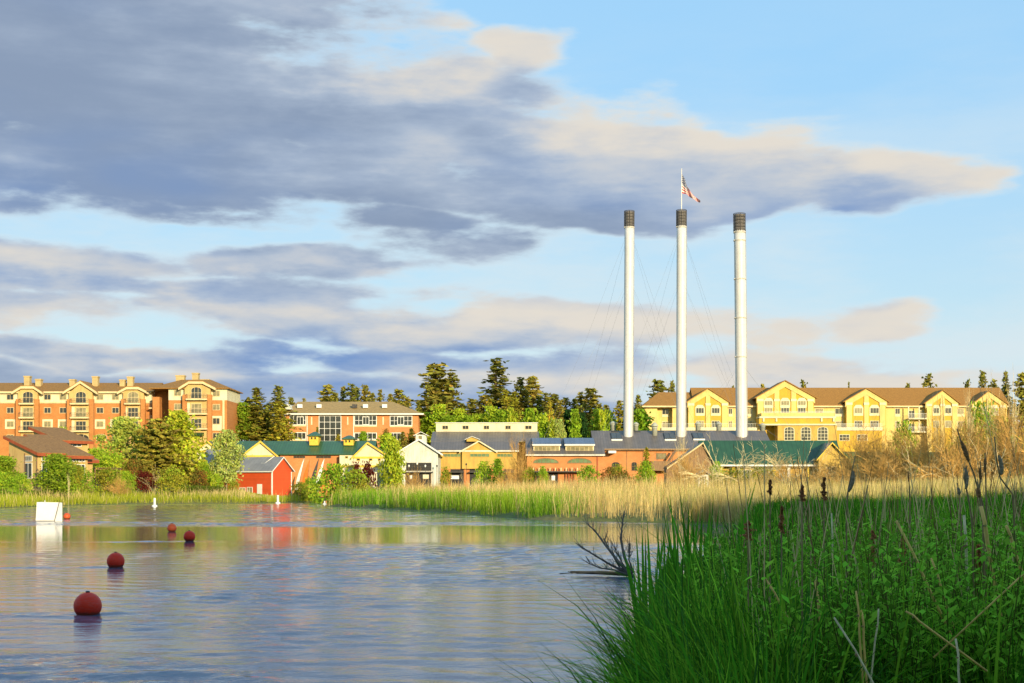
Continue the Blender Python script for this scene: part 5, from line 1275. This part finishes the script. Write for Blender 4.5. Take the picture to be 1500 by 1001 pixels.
# ------------------------------------------------------------------ grasses and reeds: many, built as masses of blades
def blades(P, h, w, lean, az, col, seg=3, tipw=.12, curl=1.0, tipcol=None, tp=1.6):
    """P (n,3) roots; h heights; w widths; lean (n,2) horizontal reach of the tip; az blade facing; one tapering strip each"""
    n = len(P); V = np.zeros((n, seg + 1, 2, 3), np.float32)
    Lr = np.hypot(lean[:, 0], lean[:, 1])
    for i in range(seg + 1):
        t = i / seg; wt = w * (1 - (1 - tipw) * t ** tp) * .5
        cx = P[:, 0] + lean[:, 0] * t ** 1.8; cy = P[:, 1] + lean[:, 1] * t ** 1.8
        cz = P[:, 2] + h * (t - curl * .35 * np.clip(Lr / np.maximum(h, .01), 0, 1.6) * t ** 3)
        dx = np.cos(az) * wt; dy = np.sin(az) * wt
        V[:, i, 0] = np.stack([cx - dx, cy - dy, cz], 1); V[:, i, 1] = np.stack([cx + dx, cy + dy, cz], 1)
    k_ = (seg + 1) * 2; base = np.arange(n)[:, None] * k_
    fq = np.array([[2 * i, 2 * i + 1, 2 * i + 3, 2 * i + 2] for i in range(seg)])
    FF = (base[:, None, :] + fq[None]).reshape(-1, 4)
    cc = np.repeat(col[:, None, :], k_, 1)
    if tipcol is not None:
        for i in range(seg + 1):
            f = np.clip((i / seg - .55) / .45, 0, 1)[..., None] if False else max(0, (i / seg - .5) / .5)
            cc[:, 2 * i:2 * i + 2] = cc[:, 2 * i:2 * i + 2] * (1 - f) + tipcol[:, None, :] * f
    return V.reshape(-1, 3), FF, cc.reshape(-1, 3)
def stuff(name, parts, m, label):
    V, FF, Cc, off = [], [], [], 0
    for v, f, c_ in parts: V.append(v); FF.append(f + off); Cc.append(c_); off += len(v)
    o = link(bpy.data.objects.new(name, from_np(name, np.concatenate(V), np.concatenate(FF), m, np.concatenate(Cc)))); tag(o, label, None, None, 'stuff'); return o
def wave(x, y, s, seed=0):
    return .5 + .25 * (np.sin(x * s + seed) * np.cos(y * s * .8 + seed * 2) + np.sin(x * s * .43 + y * s * .61 + seed * 3))
rg = np.random.default_rng(21)
TAN = np.array((.68, .57, .25)); TAN2 = np.array((.50, .37, .13)); RG = np.array((.16, .36, .026)); YG = np.array((.36, .43, .036))
# reed bed across the river
n = 420000; x = rg.uniform(-30, 95, n); y = rg.uniform(96, 262, n); s = shore(x, y); px = 750 + x / y * F
keep = (s > .05) & (s < 46) & (px > 470) & (px < 1580) & (s > .6 * ss(wave(x, y, 1.15, 6), .35, .75)) & (rg.random(n) < (.10 + .9 * np.exp(-s / 9.0)) * np.where(y > 190, .6, 1))
x, y, s, px = x[keep], y[keep], s[keep], px[keep]; n = len(x)
tuft = .55 * wave(x, y, 2.3, 1) + .45 * wave(x, y, .95, 8); patch = wave(x, y, .16, 4)
keep = rg.random(n) < np.where(s < 9, .06 + 1.2 * ss(tuft, .36, .56), 1); x, y, s, px, tuft, patch = x[keep], y[keep], s[keep], px[keep], tuft[keep], patch[keep]; n = len(x)
# the front of the bed is fresh green towards its left end, straw coloured elsewhere
gfr = (1 - ss(px, 770, 900)) * (1 - ss(s, 5, 11)) + .55 * ss(patch, .5, .72) * (1 - ss(s, 3, 22)) * ss(px, 700, 900) + .18 * ss(patch, .55, .8)
isg = rg.random(n) < np.clip(gfr * (.45 + .9 * wave(x, y, .55, 11)), 0, .92)
h = np.where(isg, rg.uniform(1.4, 2.4, n), rg.uniform(1.5, 2.9, n)) * (.62 + .7 * tuft) * np.where(s < .5, .8, 1)
col = np.where(isg[:, None], RG[None] * (1 - patch[:, None] * .5) + YG[None] * patch[:, None] * .5, np.where(rg.random(n)[:, None] < .62, TAN[None], TAN2[None])) * rg.uniform(.5, 1.5, (n, 1))
P = np.stack([x, y, ground(x, y) - .08], 1); P[:, 2] = np.maximum(P[:, 2], -.35)
lean = rg.normal(size=(n, 2)) * np.where(isg, .16, .12)[:, None] * h[:, None]
wdt = np.where(isg, rg.uniform(.030, .055, n), rg.uniform(.018, .042, n)) * np.clip(y / 150, .7, 1.5)
stuff('reed_bed', [blades(P, h, wdt, lean, rg.normal(size=n) * .7, col, 2, .25, .6)], M['blade'], None)
# reeds on the near right shore and beyond the grass mound
n = 150000; y = rg.uniform(90, 128, n); px = rg.uniform(1010, 1580, n); x = (px - 750) / F * y; s = shore(x, y)
keep = (s > .3) & (rg.random(n) < .8) & (y > 101 - .03 * (px - 1010)) & (y > 91); x, y, s = x[keep], y[keep], s[keep]; n = len(x)
tuft = wave(x, y, 1.9, 2); patch = wave(x, y, .3, 7)
isg = rg.random(n) < .10 + .35 * ss(patch, .5, .75) * (1 - ss(y, 80, 110))
h = rg.uniform(1.5, 2.45, n) * (.8 + .35 * tuft) 
col = np.where(isg[:, None], YG[None], np.where(rg.random(n)[:, None] < .75, TAN[None] * 1.1, TAN2[None])) * rg.uniform(.65, 1.3, (n, 1))
P = np.stack([x, y, ground(x, y) - .05], 1)
stuff('dry_reeds', [blades(P, h, rg.uniform(.014, .032, n), rg.normal(size=(n, 2)) * .10 * h[:, None], rg.normal(size=n) * .7, col, 2, .3, .6)], M['blade'], None)
# sedge and short reeds along the left bank
n = 190000; x = rg.uniform(-112, -34, n); y = rg.uniform(165, 292, n); s = shore(x, y); px = 750 + x / y * F
keep = (s > .02) & (s < 26) & (px > -40) & (px < 500) & (rg.random(n) < .12 + .9 * np.exp(-s / 6)); x, y, s, px = x[keep], y[keep], s[keep], px[keep]; n = len(x)
patch = wave(x, y, .22, 3); dry = rg.random(n) < .05 + .34 * ss(patch, .5, .75) * ss(s, 1, 6)
h = np.where(dry, rg.uniform(1.1, 2.1, n), rg.uniform(.6, 1.25, n)) * (.8 + .4 * wave(x, y, 1.5, 9)) * np.where(s > 11, .55, 1) * (1 - .75 * ss(px, 350, 385) * (1 - ss(px, 432, 450)) * ss(s, 1.5, 4))
col = np.where(dry[:, None], TAN[None] * 1.0, YG[None] * (1 - .4 * patch[:, None]) + np.array((.30, .33, .03))[None] * .4 * patch[:, None]) * rg.uniform(.7, 1.3, (n, 1))
P = np.stack([x, y, np.maximum(ground(x, y) - .05, -.2)], 1)
stuff('bank_sedge', [blades(P, h, rg.uniform(.035, .07, n), rg.normal(size=(n, 2)) * .2 * h[:, None], rg.normal(size=n) * .7, col, 2, .2, .8)], M['blade'], None)
# scrub on the bluff behind the camera
n = 26000; x = rg.uniform(-150, 230, n); y = -rg.uniform(48, 105, n)
P = np.stack([x, y, ground(x, y) + rg.beta(1.4, 2.2, n) * (5 + 5 * wave(x, y, .21, 2))], 1)
V, FF = leaf_quads(P, 1.0, rg); stuff('bluff_wood', [(V, FF, np.repeat(lin_var((.06, .09, .02), n, rg), 4, 0))], M['needle'], None)
# ------------------------------------------------------------------ foreground bank: grass, leafy weeds, cattails, dead stalks
rg = np.random.default_rng(33)
GA = np.array((.070, .270, .016)); GB = np.array((.200, .440, .030)); GC = np.array((.036, .180, .016))
def pxedge(y): return np.interp(y, (4.5, 6, 8, 10, 14, 20, 26), (905, 918, 948, 972, 984, 990, 985))
def clumped(nc, per, ylo, yhi, pxlo, pxhi, power, smin, rad, hlo, hhi, wlo, whi, leanf, cols, seg=4, bias=(0, 0), curl=1.0, extra=None):
    u = rg.random(nc); y = (ylo ** (1 - power) + u * (yhi ** (1 - power) - ylo ** (1 - power))) ** (1 / (1 - power))
    px = rg.uniform(pxlo, pxhi, nc); x = (px - 750) / F * y; s = shore(x, y); k_ = (s > smin) & (px > pxedge(y))
    if extra is not None: k_ &= extra(x, y, px, s)
    x, y, px = x[k_], y[k_], px[k_]; nc = len(x)
    sc = np.clip(y / 9, .8, 3.0)
    cx = np.repeat(x, per); cy = np.repeat(y, per); cs = np.repeat(sc, per); n = nc * per
    a = rg.uniform(0, 2 * np.pi, n); r_ = rad * np.sqrt(rg.random(n)) * np.sqrt(cs)
    bx = cx + r_ * np.cos(a); by = cy + r_ * np.sin(a)
    h = rg.uniform(hlo, hhi, n) * np.repeat(1 - .20 * ss(px, 1110, 1240) * (1 - ss(y, 14, 24)), per) * np.repeat(rg.uniform(.75, 1.15, nc) * (.62 + .62 * wave(x, y, 2.6, 3)), per)
    cdir = np.repeat(rg.normal(size=(nc, 2)) * .5, per, 0)
    ln = (np.stack([np.cos(a), np.sin(a)], 1) * rg.uniform(.2, 1.1, (n, 1)) + cdir + np.array(bias)) * (leanf * h)[:, None]
    pick = np.repeat(rg.integers(0, len(cols), nc), per); col = np.array(cols)[pick] * np.repeat(rg.uniform(.6, 1.35, nc), per)[:, None] * rg.uniform(.5, 1.5, (n, 1))
    P = np.stack([bx, by, ground(bx, by) - .04], 1)
    w = rg.uniform(wlo, whi, n) * np.clip(cs, 1, 2.2)
    return blades(P, h, w, ln, rg.normal(size=n) * .8, col, seg, .06, curl)
parts = [
 clumped(1500, 34, 5.0, 26, 790, 1560, 1.25, -.05, .20, .72, 1.10, .012, .024, .34, (GA, GB, GC, GA, GB), 4, (0, 0)),
 clumped(2200, 34, 24, 95, 900, 1560, 1.15, -.05, .30, .80, 1.15, .012, .022, .35, (GA, GB, GA, GC), 3),
 clumped(300, 34, 5.0, 12, 810, 1230, 1.2, -.1, .16, .9, 1.35, .012, .022, .55, (GB, GA, np.array((.06, .20, .03))), 5, (-.05, -.15), 1.3, lambda x, y, px, s: (px < 1120) | (y < 7)),
]
# short grass down the bank's face to the water
n = 16000; y = rg.uniform(-3, 12, n); x = rg.uniform(-2, 2.2, n); s = shore(x, y); k_ = (s > -.05) & (s < 1.15); x, y, s = x[k_], y[k_], s[k_]; n = len(x); a = rg.uniform(0, 6.28, n)
h = rg.uniform(.3, .62, n) * (1 - .25 * ss(y, 8, 12)); P = np.stack([x, y, ground(x, y) - .04], 1)
parts.append(blades(P, h, rg.uniform(.008, .016, n), np.stack([np.cos(a) - .5, np.sin(a)], 1) * (.35 * h)[:, None], rg.normal(size=n) * .8, GA[None] * rg.uniform(.5, 1.5, (n, 1)), 3))
stuff('bank_grass', parts, M['blade'], None)
# sword leaved cattail plants, fresh green, standing at the water's edge
n = 62; y = rg.uniform(9.5, 17, n); px = 948 + 100 * rg.random(n) ** 1.1; x = (px - 750) / F * y; s = shore(x, y); k_ = (s > -.7); x, y = x[k_], y[k_]; n0 = len(x)
per = 5; cx = np.repeat(x, per); cy = np.repeat(y, per); n = n0 * per; a = rg.uniform(0, 6.28, n)
bx = cx + .06 * np.cos(a); by = cy + .06 * np.sin(a); h = (1.0 + 1.25 * rg.random(n) ** 2.2) * (1 - .15 * ss(by, 14, 19)) * (1 - .25 * ss(ground(bx, by), .5, 1.3)); P = np.stack([bx, by, np.maximum(ground(bx, by), -.1) - .05], 1)
ln = np.stack([np.cos(a), np.sin(a)], 1) * (.16 * h)[:, None] * rg.uniform(.1, 1.2, (n, 1))
pa = [blades(P, h, rg.uniform(.028, .050, n) * np.clip(by / 12, .9, 1.3), ln, rg.normal(size=n) * .6, (GA * 1.05)[None] * rg.uniform(.55, 1.5, (n, 1)), 6, .06, .3, None, 3.2)]
n = 340; y = rg.uniform(5, 20, n); px = rg.uniform(1080, 1540, n); x = (px - 750) / F * y; a = rg.uniform(0, 6.28, n); h = rg.uniform(.9, 1.45, n)
P = np.stack([x, y, ground(x, y)], 1)
pa.append(blades(P, h, rg.uniform(.012, .022, n), np.stack([np.cos(a), np.sin(a)], 1) * (.3 * h)[:, None] * rg.uniform(0, 1, (n, 1)), rg.normal(size=n) * .6, (GB * 1.0)[None] * rg.uniform(.6, 1.2, (n, 1)), 5, .05, .5))
stuff('sword_leaves', pa, M['blade'], None)
# leafy weeds: stems with pairs of oval leaves
def weeds(ns, ylo, yhi, pxlo, pxhi):
    y = ylo * (yhi / ylo) ** rg.random(ns); px = rg.uniform(pxlo, pxhi, ns); x = (px - 750) / F * y; keep = wave(x, y, 2.1, 5) > .33; x, y = x[keep], y[keep]; ns = len(x)
    h = rg.uniform(.72, 1.22, ns); g0 = ground(x, y); ln = rg.normal(size=(ns, 2)) * .12
    V, FF, Cc = blades(np.stack([x, y, g0], 1), h, np.full(ns, .008), ln, rg.normal(size=ns), np.tile((.07, .10, .02), (ns, 1)), 3, .4, .3)
    out = [(V, FF, Cc)]
    nl = 22; t = np.tile(np.linspace(.35, 1.0, nl), (ns, 1)); a0 = rg.uniform(0, 6.28, (ns, 1)); an = a0 + np.arange(nl)[None] * 1.9
    bx = x[:, None] + ln[:, :1] * t ** 1.8; by = y[:, None] + ln[:, 1:] * t ** 1.8; bz = g0[:, None] + h[:, None] * t
    L = rg.uniform(.045, .080, (ns, nl)) * (1.25 - .55 * t); up = rg.uniform(.15, .75, (ns, nl))
    c_, s_ = np.cos(an), np.sin(an); wv = L * .24
    p0 = np.stack([bx, by, bz], -1); tip = p0 + np.stack([c_ * L, s_ * L, L * up], -1); mid = p0 + np.stack([c_ * L * .5, s_ * L * .5, L * up * .62], -1); sd = np.stack([-s_ * wv, c_ * wv, wv * 0], -1)
    V = np.stack([p0, mid + sd, tip, mid - sd], 2).reshape(-1, 3); k = ns * nl
    col = np.array((.175, .400, .036))[None] * rg.uniform(.45, 1.6, (k, 1)) * (1 + rg.uniform(-.1, .25, (k, 3)) * np.array((1, .4, .3)))
    out.append((V, np.arange(4 * k).reshape(k, 4), np.repeat(col, 4, 0)))
    return out
stuff('leafy_weeds', weeds(2300, 5.3, 16, 1150, 1550) + weeds(420, 6, 14, 1020, 1180), M['leaf'], None)
# thin dead stems among the grass
n = 620; y = 6 * (70 / 6) ** rg.random(n); px = rg.uniform(1070, 1560, n); x = (px - 750) / F * y; a = rg.uniform(0, 6.28, n); h = rg.uniform(.7, 1.75, n) * np.where(px > 1380, 1.15, 1)
P = np.stack([x, y, ground(x, y)], 1); dc = np.where(rg.random(n)[:, None] < .6, np.array((.62, .50, .26))[None], np.array((.22, .13, .07))[None]) * rg.uniform(.6, 1.2, (n, 1))
stuff('dead_stems', [blades(P, h, rg.uniform(.004, .008, n) * np.clip(y / 9, 1, 2.4), np.stack([np.cos(a), np.sin(a)], 1) * (.14 * h)[:, None], rg.normal(size=n) * .5, dc, 3, .5, .3)], M['blade'], None)

M['straw'] = mat('dry_straw', (.74, .50, .14), .8, .25, 30, stretch=(1, 1, .2)); M['strawpale'] = mat('bleached_straw', (.70, .60, .36), .85, .2, 30)
M['cattail'] = mat('brown_cattail_head', (.30, .15, .06), .95, .3, 60, .5, 120); M['fluff'] = mat('grey_cattail_fluff', (.32, .25, .17), .98, .25, 50, .5, 90)
M['darkstem'] = mat('dark_dry_stem', (.28, .19, .09), .9, .25, 20); M['rust'] = mat('rusty_seed', (.46, .19, .075), .95, .35, 60)
def stalk(px0, py0, px1, py1, D, r_, m_, label):
    """broken straw stalk from (px0,py0) down to (px1,py1)"""
    a, b2 = at(px0, py0, D), at(px1, py1, D); g = gz(b2.x, D)
    e = thing('dead_stalk', label, 'reed stalk', (b2.x, D, g)); a = a - e.location; b2 = b2 - e.location
    r_ *= .68; mid = a.lerp(b2, .5) + Vector((.004, 0, .003)); low = b2 + (b2 - a) * (max(0, b2.z) / max(.05, a.z - b2.z)); low.z = min(low.z, -.02)
    if abs(low.x - b2.x) > .35: low = b2 + (b2 - a).normalized() * .30
    MB().tube([a, mid, b2, low], r_ * .85, r_, 7).build('stem', M[m_], e, smooth=True)
    MB().tube([b2.lerp(a, .42), b2.lerp(a, .46)], r_ * 1.25, r_ * 1.25, 7).build('node', M['darkstem'], e)
for s_ in ((1120, 846, 1148, 895, 6.6, .008, 'straw', 'straw stalk leaning left over the grass, lower left of the weeds'), (1194, 850, 1200, 905, 6.4, .009, 'straw', 'thick upright straw stump in the middle foreground'),
           (1313, 763, 1362, 865, 6.2, .010, 'straw', 'longest golden straw stalk slanting across the weeds'), (1364, 818, 1381, 870, 6.4, .008, 'straw', 'short straw stalk right of the longest golden one'),
           (1222, 905, 1280, 1003, 5.2, .006, 'strawpale', 'pale bent straw slanting to the bottom edge'), (1254, 866, 1259, 930, 5.8, .007, 'straw', 'tan stump with ragged top, left of three stumps'),
           (1262, 894, 1265, 936, 5.8, .008, 'straw', 'short tan stump, middle of three stumps'), (1287, 892, 1282, 938, 5.8, .006, 'strawpale', 'thin pale stump, right of three stumps'),
           (1400, 936, 1404, 985, 5.0, .006, 'strawpale', 'white bleached stalk near the bottom edge'), (1500, 840, 1455, 882, 5.8, .006, 'straw', 'straw stalk slanting in from the right edge'),
           (1327, 896, 1346, 910, 5.6, .007, 'straw', 'short fallen straw piece among dark weeds'), (1218, 752, 1219, 826, 8.5, .008, 'strawpale', 'white upright dead stem left of the dark seed heads'),
           (1412, 755, 1416, 835, 7.5, .012, 'strawpale', 'bleached thick stalk under the leaning cattail'), (1437, 742, 1446, 792, 6.8, .015, 'straw', 'tan sheath of the cattail pair on the right'), (1474, 770, 1484, 800, 7, .012, 'straw', 'tan broken sheath near the right edge')):
    s_ = list(s_); q_ = .90; s_[4] *= q_; s_[5] *= .92; stalk(*s_)
def cattail(pts, head, D, m_, rh, label, spike=True):
    """pts: (column,row) from tip to root; head: (column,row) top and bottom of the seed head"""
    q = [at(px, py, D) for px, py in pts]; root = q[-1]; g = gz(root.x, D)
    e = thing('cattail', label, 'cattail', (root.x, D, g), 0, 'cattails of the near bank'); q = [p - e.location for p in q]; q[-1].z = -.03
    MB().tube(q, .0026, .0048, 6).build('stem', M['darkstem'], e, smooth=True)
    a, b2 = [at(px, py, D) - e.location for px, py in head]; d = (b2 - a); n = 14; v_ = MB(); pr = random.Random(int(head[0][0]))
    rr = [max(.0015, rh * .85 * (math.sin(math.pi * (.04 + .92 * i / n)) ** .38) * pr.uniform(.9, 1.08)) for i in range(n + 1)]
    side = d.cross(Vector((0, 1, 0))).normalized(); bowx = .06 if m_ == 'fluff' else .02
    pc = [a + d * (i / n) + side * bowx * d.length * math.sin(math.pi * i / n) for i in range(n + 1)]
    vs_, fs_ = [], []; K = 10
    for i, p in enumerate(pc):
        for j in range(K):
            t2 = 2 * math.pi * j / K; rj = rr[i] * pr.uniform(.92, 1.08); vs_.append(p + side * rj * math.cos(t2) + Vector((0, 1, 0)) * rj * math.sin(t2))
    for i in range(n): fs_ += [(i * K + j, i * K + (j + 1) % K, (i + 1) * K + (j + 1) % K, (i + 1) * K + j) for j in range(K)]
    fs_ += [tuple(range(K)), tuple(range(n * K, n * K + K))]
    v_.add(vs_, fs_); v_.build('seed_head', M[m_], e, smooth=True)
    return e
cattail(((1402, 628), (1410, 655), (1425, 690), (1440, 740), (1449, 830)), ((1408, 647), (1419, 676)), 6.5, 'cattail', .0125, 'dark cattail leaning left, highest against the bare brush')
cattail(((1416, 682), (1412, 700), (1416, 718), (1424, 760), (1432, 840)), ((1414, 685), (1415, 717)), 6.3, 'fluff', .0105, 'grey curved fluffy cattail head under the leaning one')
cattail(((1253, 668), (1248, 690), (1242, 720), (1240, 760), (1240, 840)), ((1250, 690), (1243, 721)), 6.8, 'fluff', .013, 'plump brownish cattail head alone left of the others')
cattail(((1457, 640), (1460, 675), (1465, 700), (1484, 725), (1500, 790)), ((1463, 667), (1467, 696)), 6.6, 'fluff', .012, 'grey shaggy cattail head near the right edge')
cattail(((1436, 676), (1437, 690), (1434, 720), (1441, 765), (1446, 840)), ((1435, 686), (1436, 703)), 6.4, 'cattail', .009, 'slim brown cattail head above the tan sheath')
cattail(((1432, 702), (1433, 716), (1435, 730), (1440, 765), (1444, 850)), ((1432, 715), (1435, 729)), 6.2, 'cattail', .012, 'short dark cattail head just above the tan sheath')
cattail(((1443, 664), (1443, 680), (1444, 700), (1445, 760), (1447, 850)), ((1442.5, 672), (1443, 692)), 7.0, 'cattail', .009, 'narrow cattail head behind the tan sheath')
cattail(((1402, 708), (1404, 718), (1405, 730), (1408, 770), (1410, 850)), ((1403, 714), (1405, 726)), 7.2, 'fluff', .010, 'small ragged cattail head left of the curved grey one')
cattail(((1330, 690), (1331, 700), (1332, 712), (1333, 760), (1334, 840)), ((1330.5, 694), (1331, 706)), 8.5, 'cattail', .006, 'thin stalk with a tiny brown head between the plump and grey heads')
def dock(px, ytop, yb, D, w_, label, m_='rust'):
    a = at(px, ytop, D); g = gz(a.x, D); e = thing('dock_plant', label, 'plant', (a.x, D, g), 0, 'seeding dock plants'); hz = a.z - g; k_ = D / F
    MB().tube([(.02, 0, -.03), (.0, 0, hz * .5), (0, 0, hz)], .006, .003, 6).build('stem', M['darkstem'], e)
    r2 = np.random.default_rng(int(px)); n = 620; z0 = at(px, yb + (yb - ytop) * .5, D).z - g; f = r2.random(n) ** .8
    sp = np.floor(f * 7) ; an = sp * 2.1 + r2.normal(size=n) * 1.1; rad = np.abs(r2.normal(size=n)) * w_ * k_ * .26 * (1.1 - .8 * f) * (.6 + .4 * np.sin(f * 21 + px))
    P = np.stack([rad * np.cos(an), rad * np.sin(an), z0 + (hz - z0) * (f)], 1)
    V, FF = leaf_quads(P, .0070 * max(1, (yb - ytop) / 28), r2); o = link(bpy.data.objects.new('seed_cluster', from_np('seed_cluster', V, FF, M[m_])), e)
dock(1175, 712, 727, 6.2, 11, 'rusty dock seed head rising right of the dark one, above the mound')
dock(1207, 700, 722, 6.6, 12, 'tallest rusty dock seed head against the pale reeds')
dock(1145, 742, 768, 6.3, 13, 'pinkish brown dock seed head at the top of the grass mound')
dock(1096, 764, 782, 6.6, 22, 'spread rusty seed head at the left slope of the grass mound')
dock(1278, 778, 812, 7, 18, 'dark rusty seed spike behind the weeds, left of the golden stalk')
dock(1323, 783, 815, 6.6, 17, 'darkest seed spike beside the top of the golden stalk')
dock(1433, 800, 850, 6.6, 16, 'tall rusty seed spike below the cattails')
dock(1128, 704, 718, 6.6, 8, 'small dark seed head left of the rusty ones above the mound')
# dead branch lying in the water
D = 47.5; p = at(925, 842, D); k_ = D / F
e = thing('dead_branch', 'bare grey dead branch reaching out of the river beside the grass', 'branch', (p.x, D, 0))
def bp(px, py, dy=0): return Vector(((px - 750) * k_ - p.x, dy, H - (py - HY) * k_))
for nm, pts, r0, r1 in (('limb', ((926, 843), (915, 838), (895, 828), (868, 812), (845, 797)), .062, .016), ('limb', ((922, 842), (905, 822), (888, 800), (874, 780), (862, 768)), .058, .014), ('limb', ((924, 840), (914, 815), (910, 790), (913, 770), (917, 750)), .062, .014),
                       ('limb', ((920, 842), (900, 835), (880, 833), (862, 826)), .042, .014), ('limb', ((927, 838), (921, 820), (924, 800)), .042, .012), ('limb', ((921, 841), (908, 832), (897, 812), (886, 790)), .045, .012), ('limb', ((923, 842), (912, 826), (902, 806)), .04, .012)):
    q = [bp(a, b2, .25 * i - .3) for i, (a, b2) in enumerate(pts)]; o = MB().tube(q, r0, r1, 6).build(nm, M['greywood'], e, smooth=True) if 'greywood' in M else None
    if o is None:
        M['greywood'] = mat('grey_dead_wood', (.12, .105, .09), .9, .3, 4, stretch=(1, 1, 1)); o = MB().tube(q, r0, r1, 6).build(nm, M['greywood'], e, smooth=True)
    rr_ = random.Random(len(pts) * 7 + int(r0 * 1000)); tw = MB()
    for k in range(22):
        i = rr_.randrange(1, len(q) - 1) if len(q) > 3 else 1; a = q[i].lerp(q[i + 1], rr_.random()); d = (q[i + 1] - q[i]).normalized() + Vector((rr_.uniform(-.8, .8), rr_.uniform(-.6, .6), rr_.uniform(-.1, .8)))
        L = rr_.uniform(.15, .5); m2 = a + d.normalized() * L * .5; tw.tube([a, m2, m2 + (d.normalized() + Vector((rr_.uniform(-.3, .3), 0, rr_.uniform(0, .4)))) * L * .5], .013, .006, 3)
    tw.build('twigs', M['greywood'], o)
tr_ = MB().tube([bp(836, 838), bp(850, 839, .1), bp(880, 839.5, .1), (.05, .1, .06)], .035, .075, 8).build('trunk', M['wood'], e, smooth=True)
rk = MB()
for i in range(26):
    a = 832 + i * 2.4; rk.tube([bp(a, 838 + (i % 3), rnd.uniform(-.25, .25)), bp(a + rnd.uniform(14, 34), 838.5 + rnd.uniform(-1.5, 2), rnd.uniform(-.25, .25))], .012, .008, 4)
rk.build('drift_reeds', M['wood'], e)
tag(MB().tube([at(820, 840.5, 47) , at(838, 839.5, 47.2)], .02, .012, 5).build('driftwood', M['greywood']), 'thin dark stick floating left of the dead branch', 'stick')
# one or two reeds broken over at the end of the snag
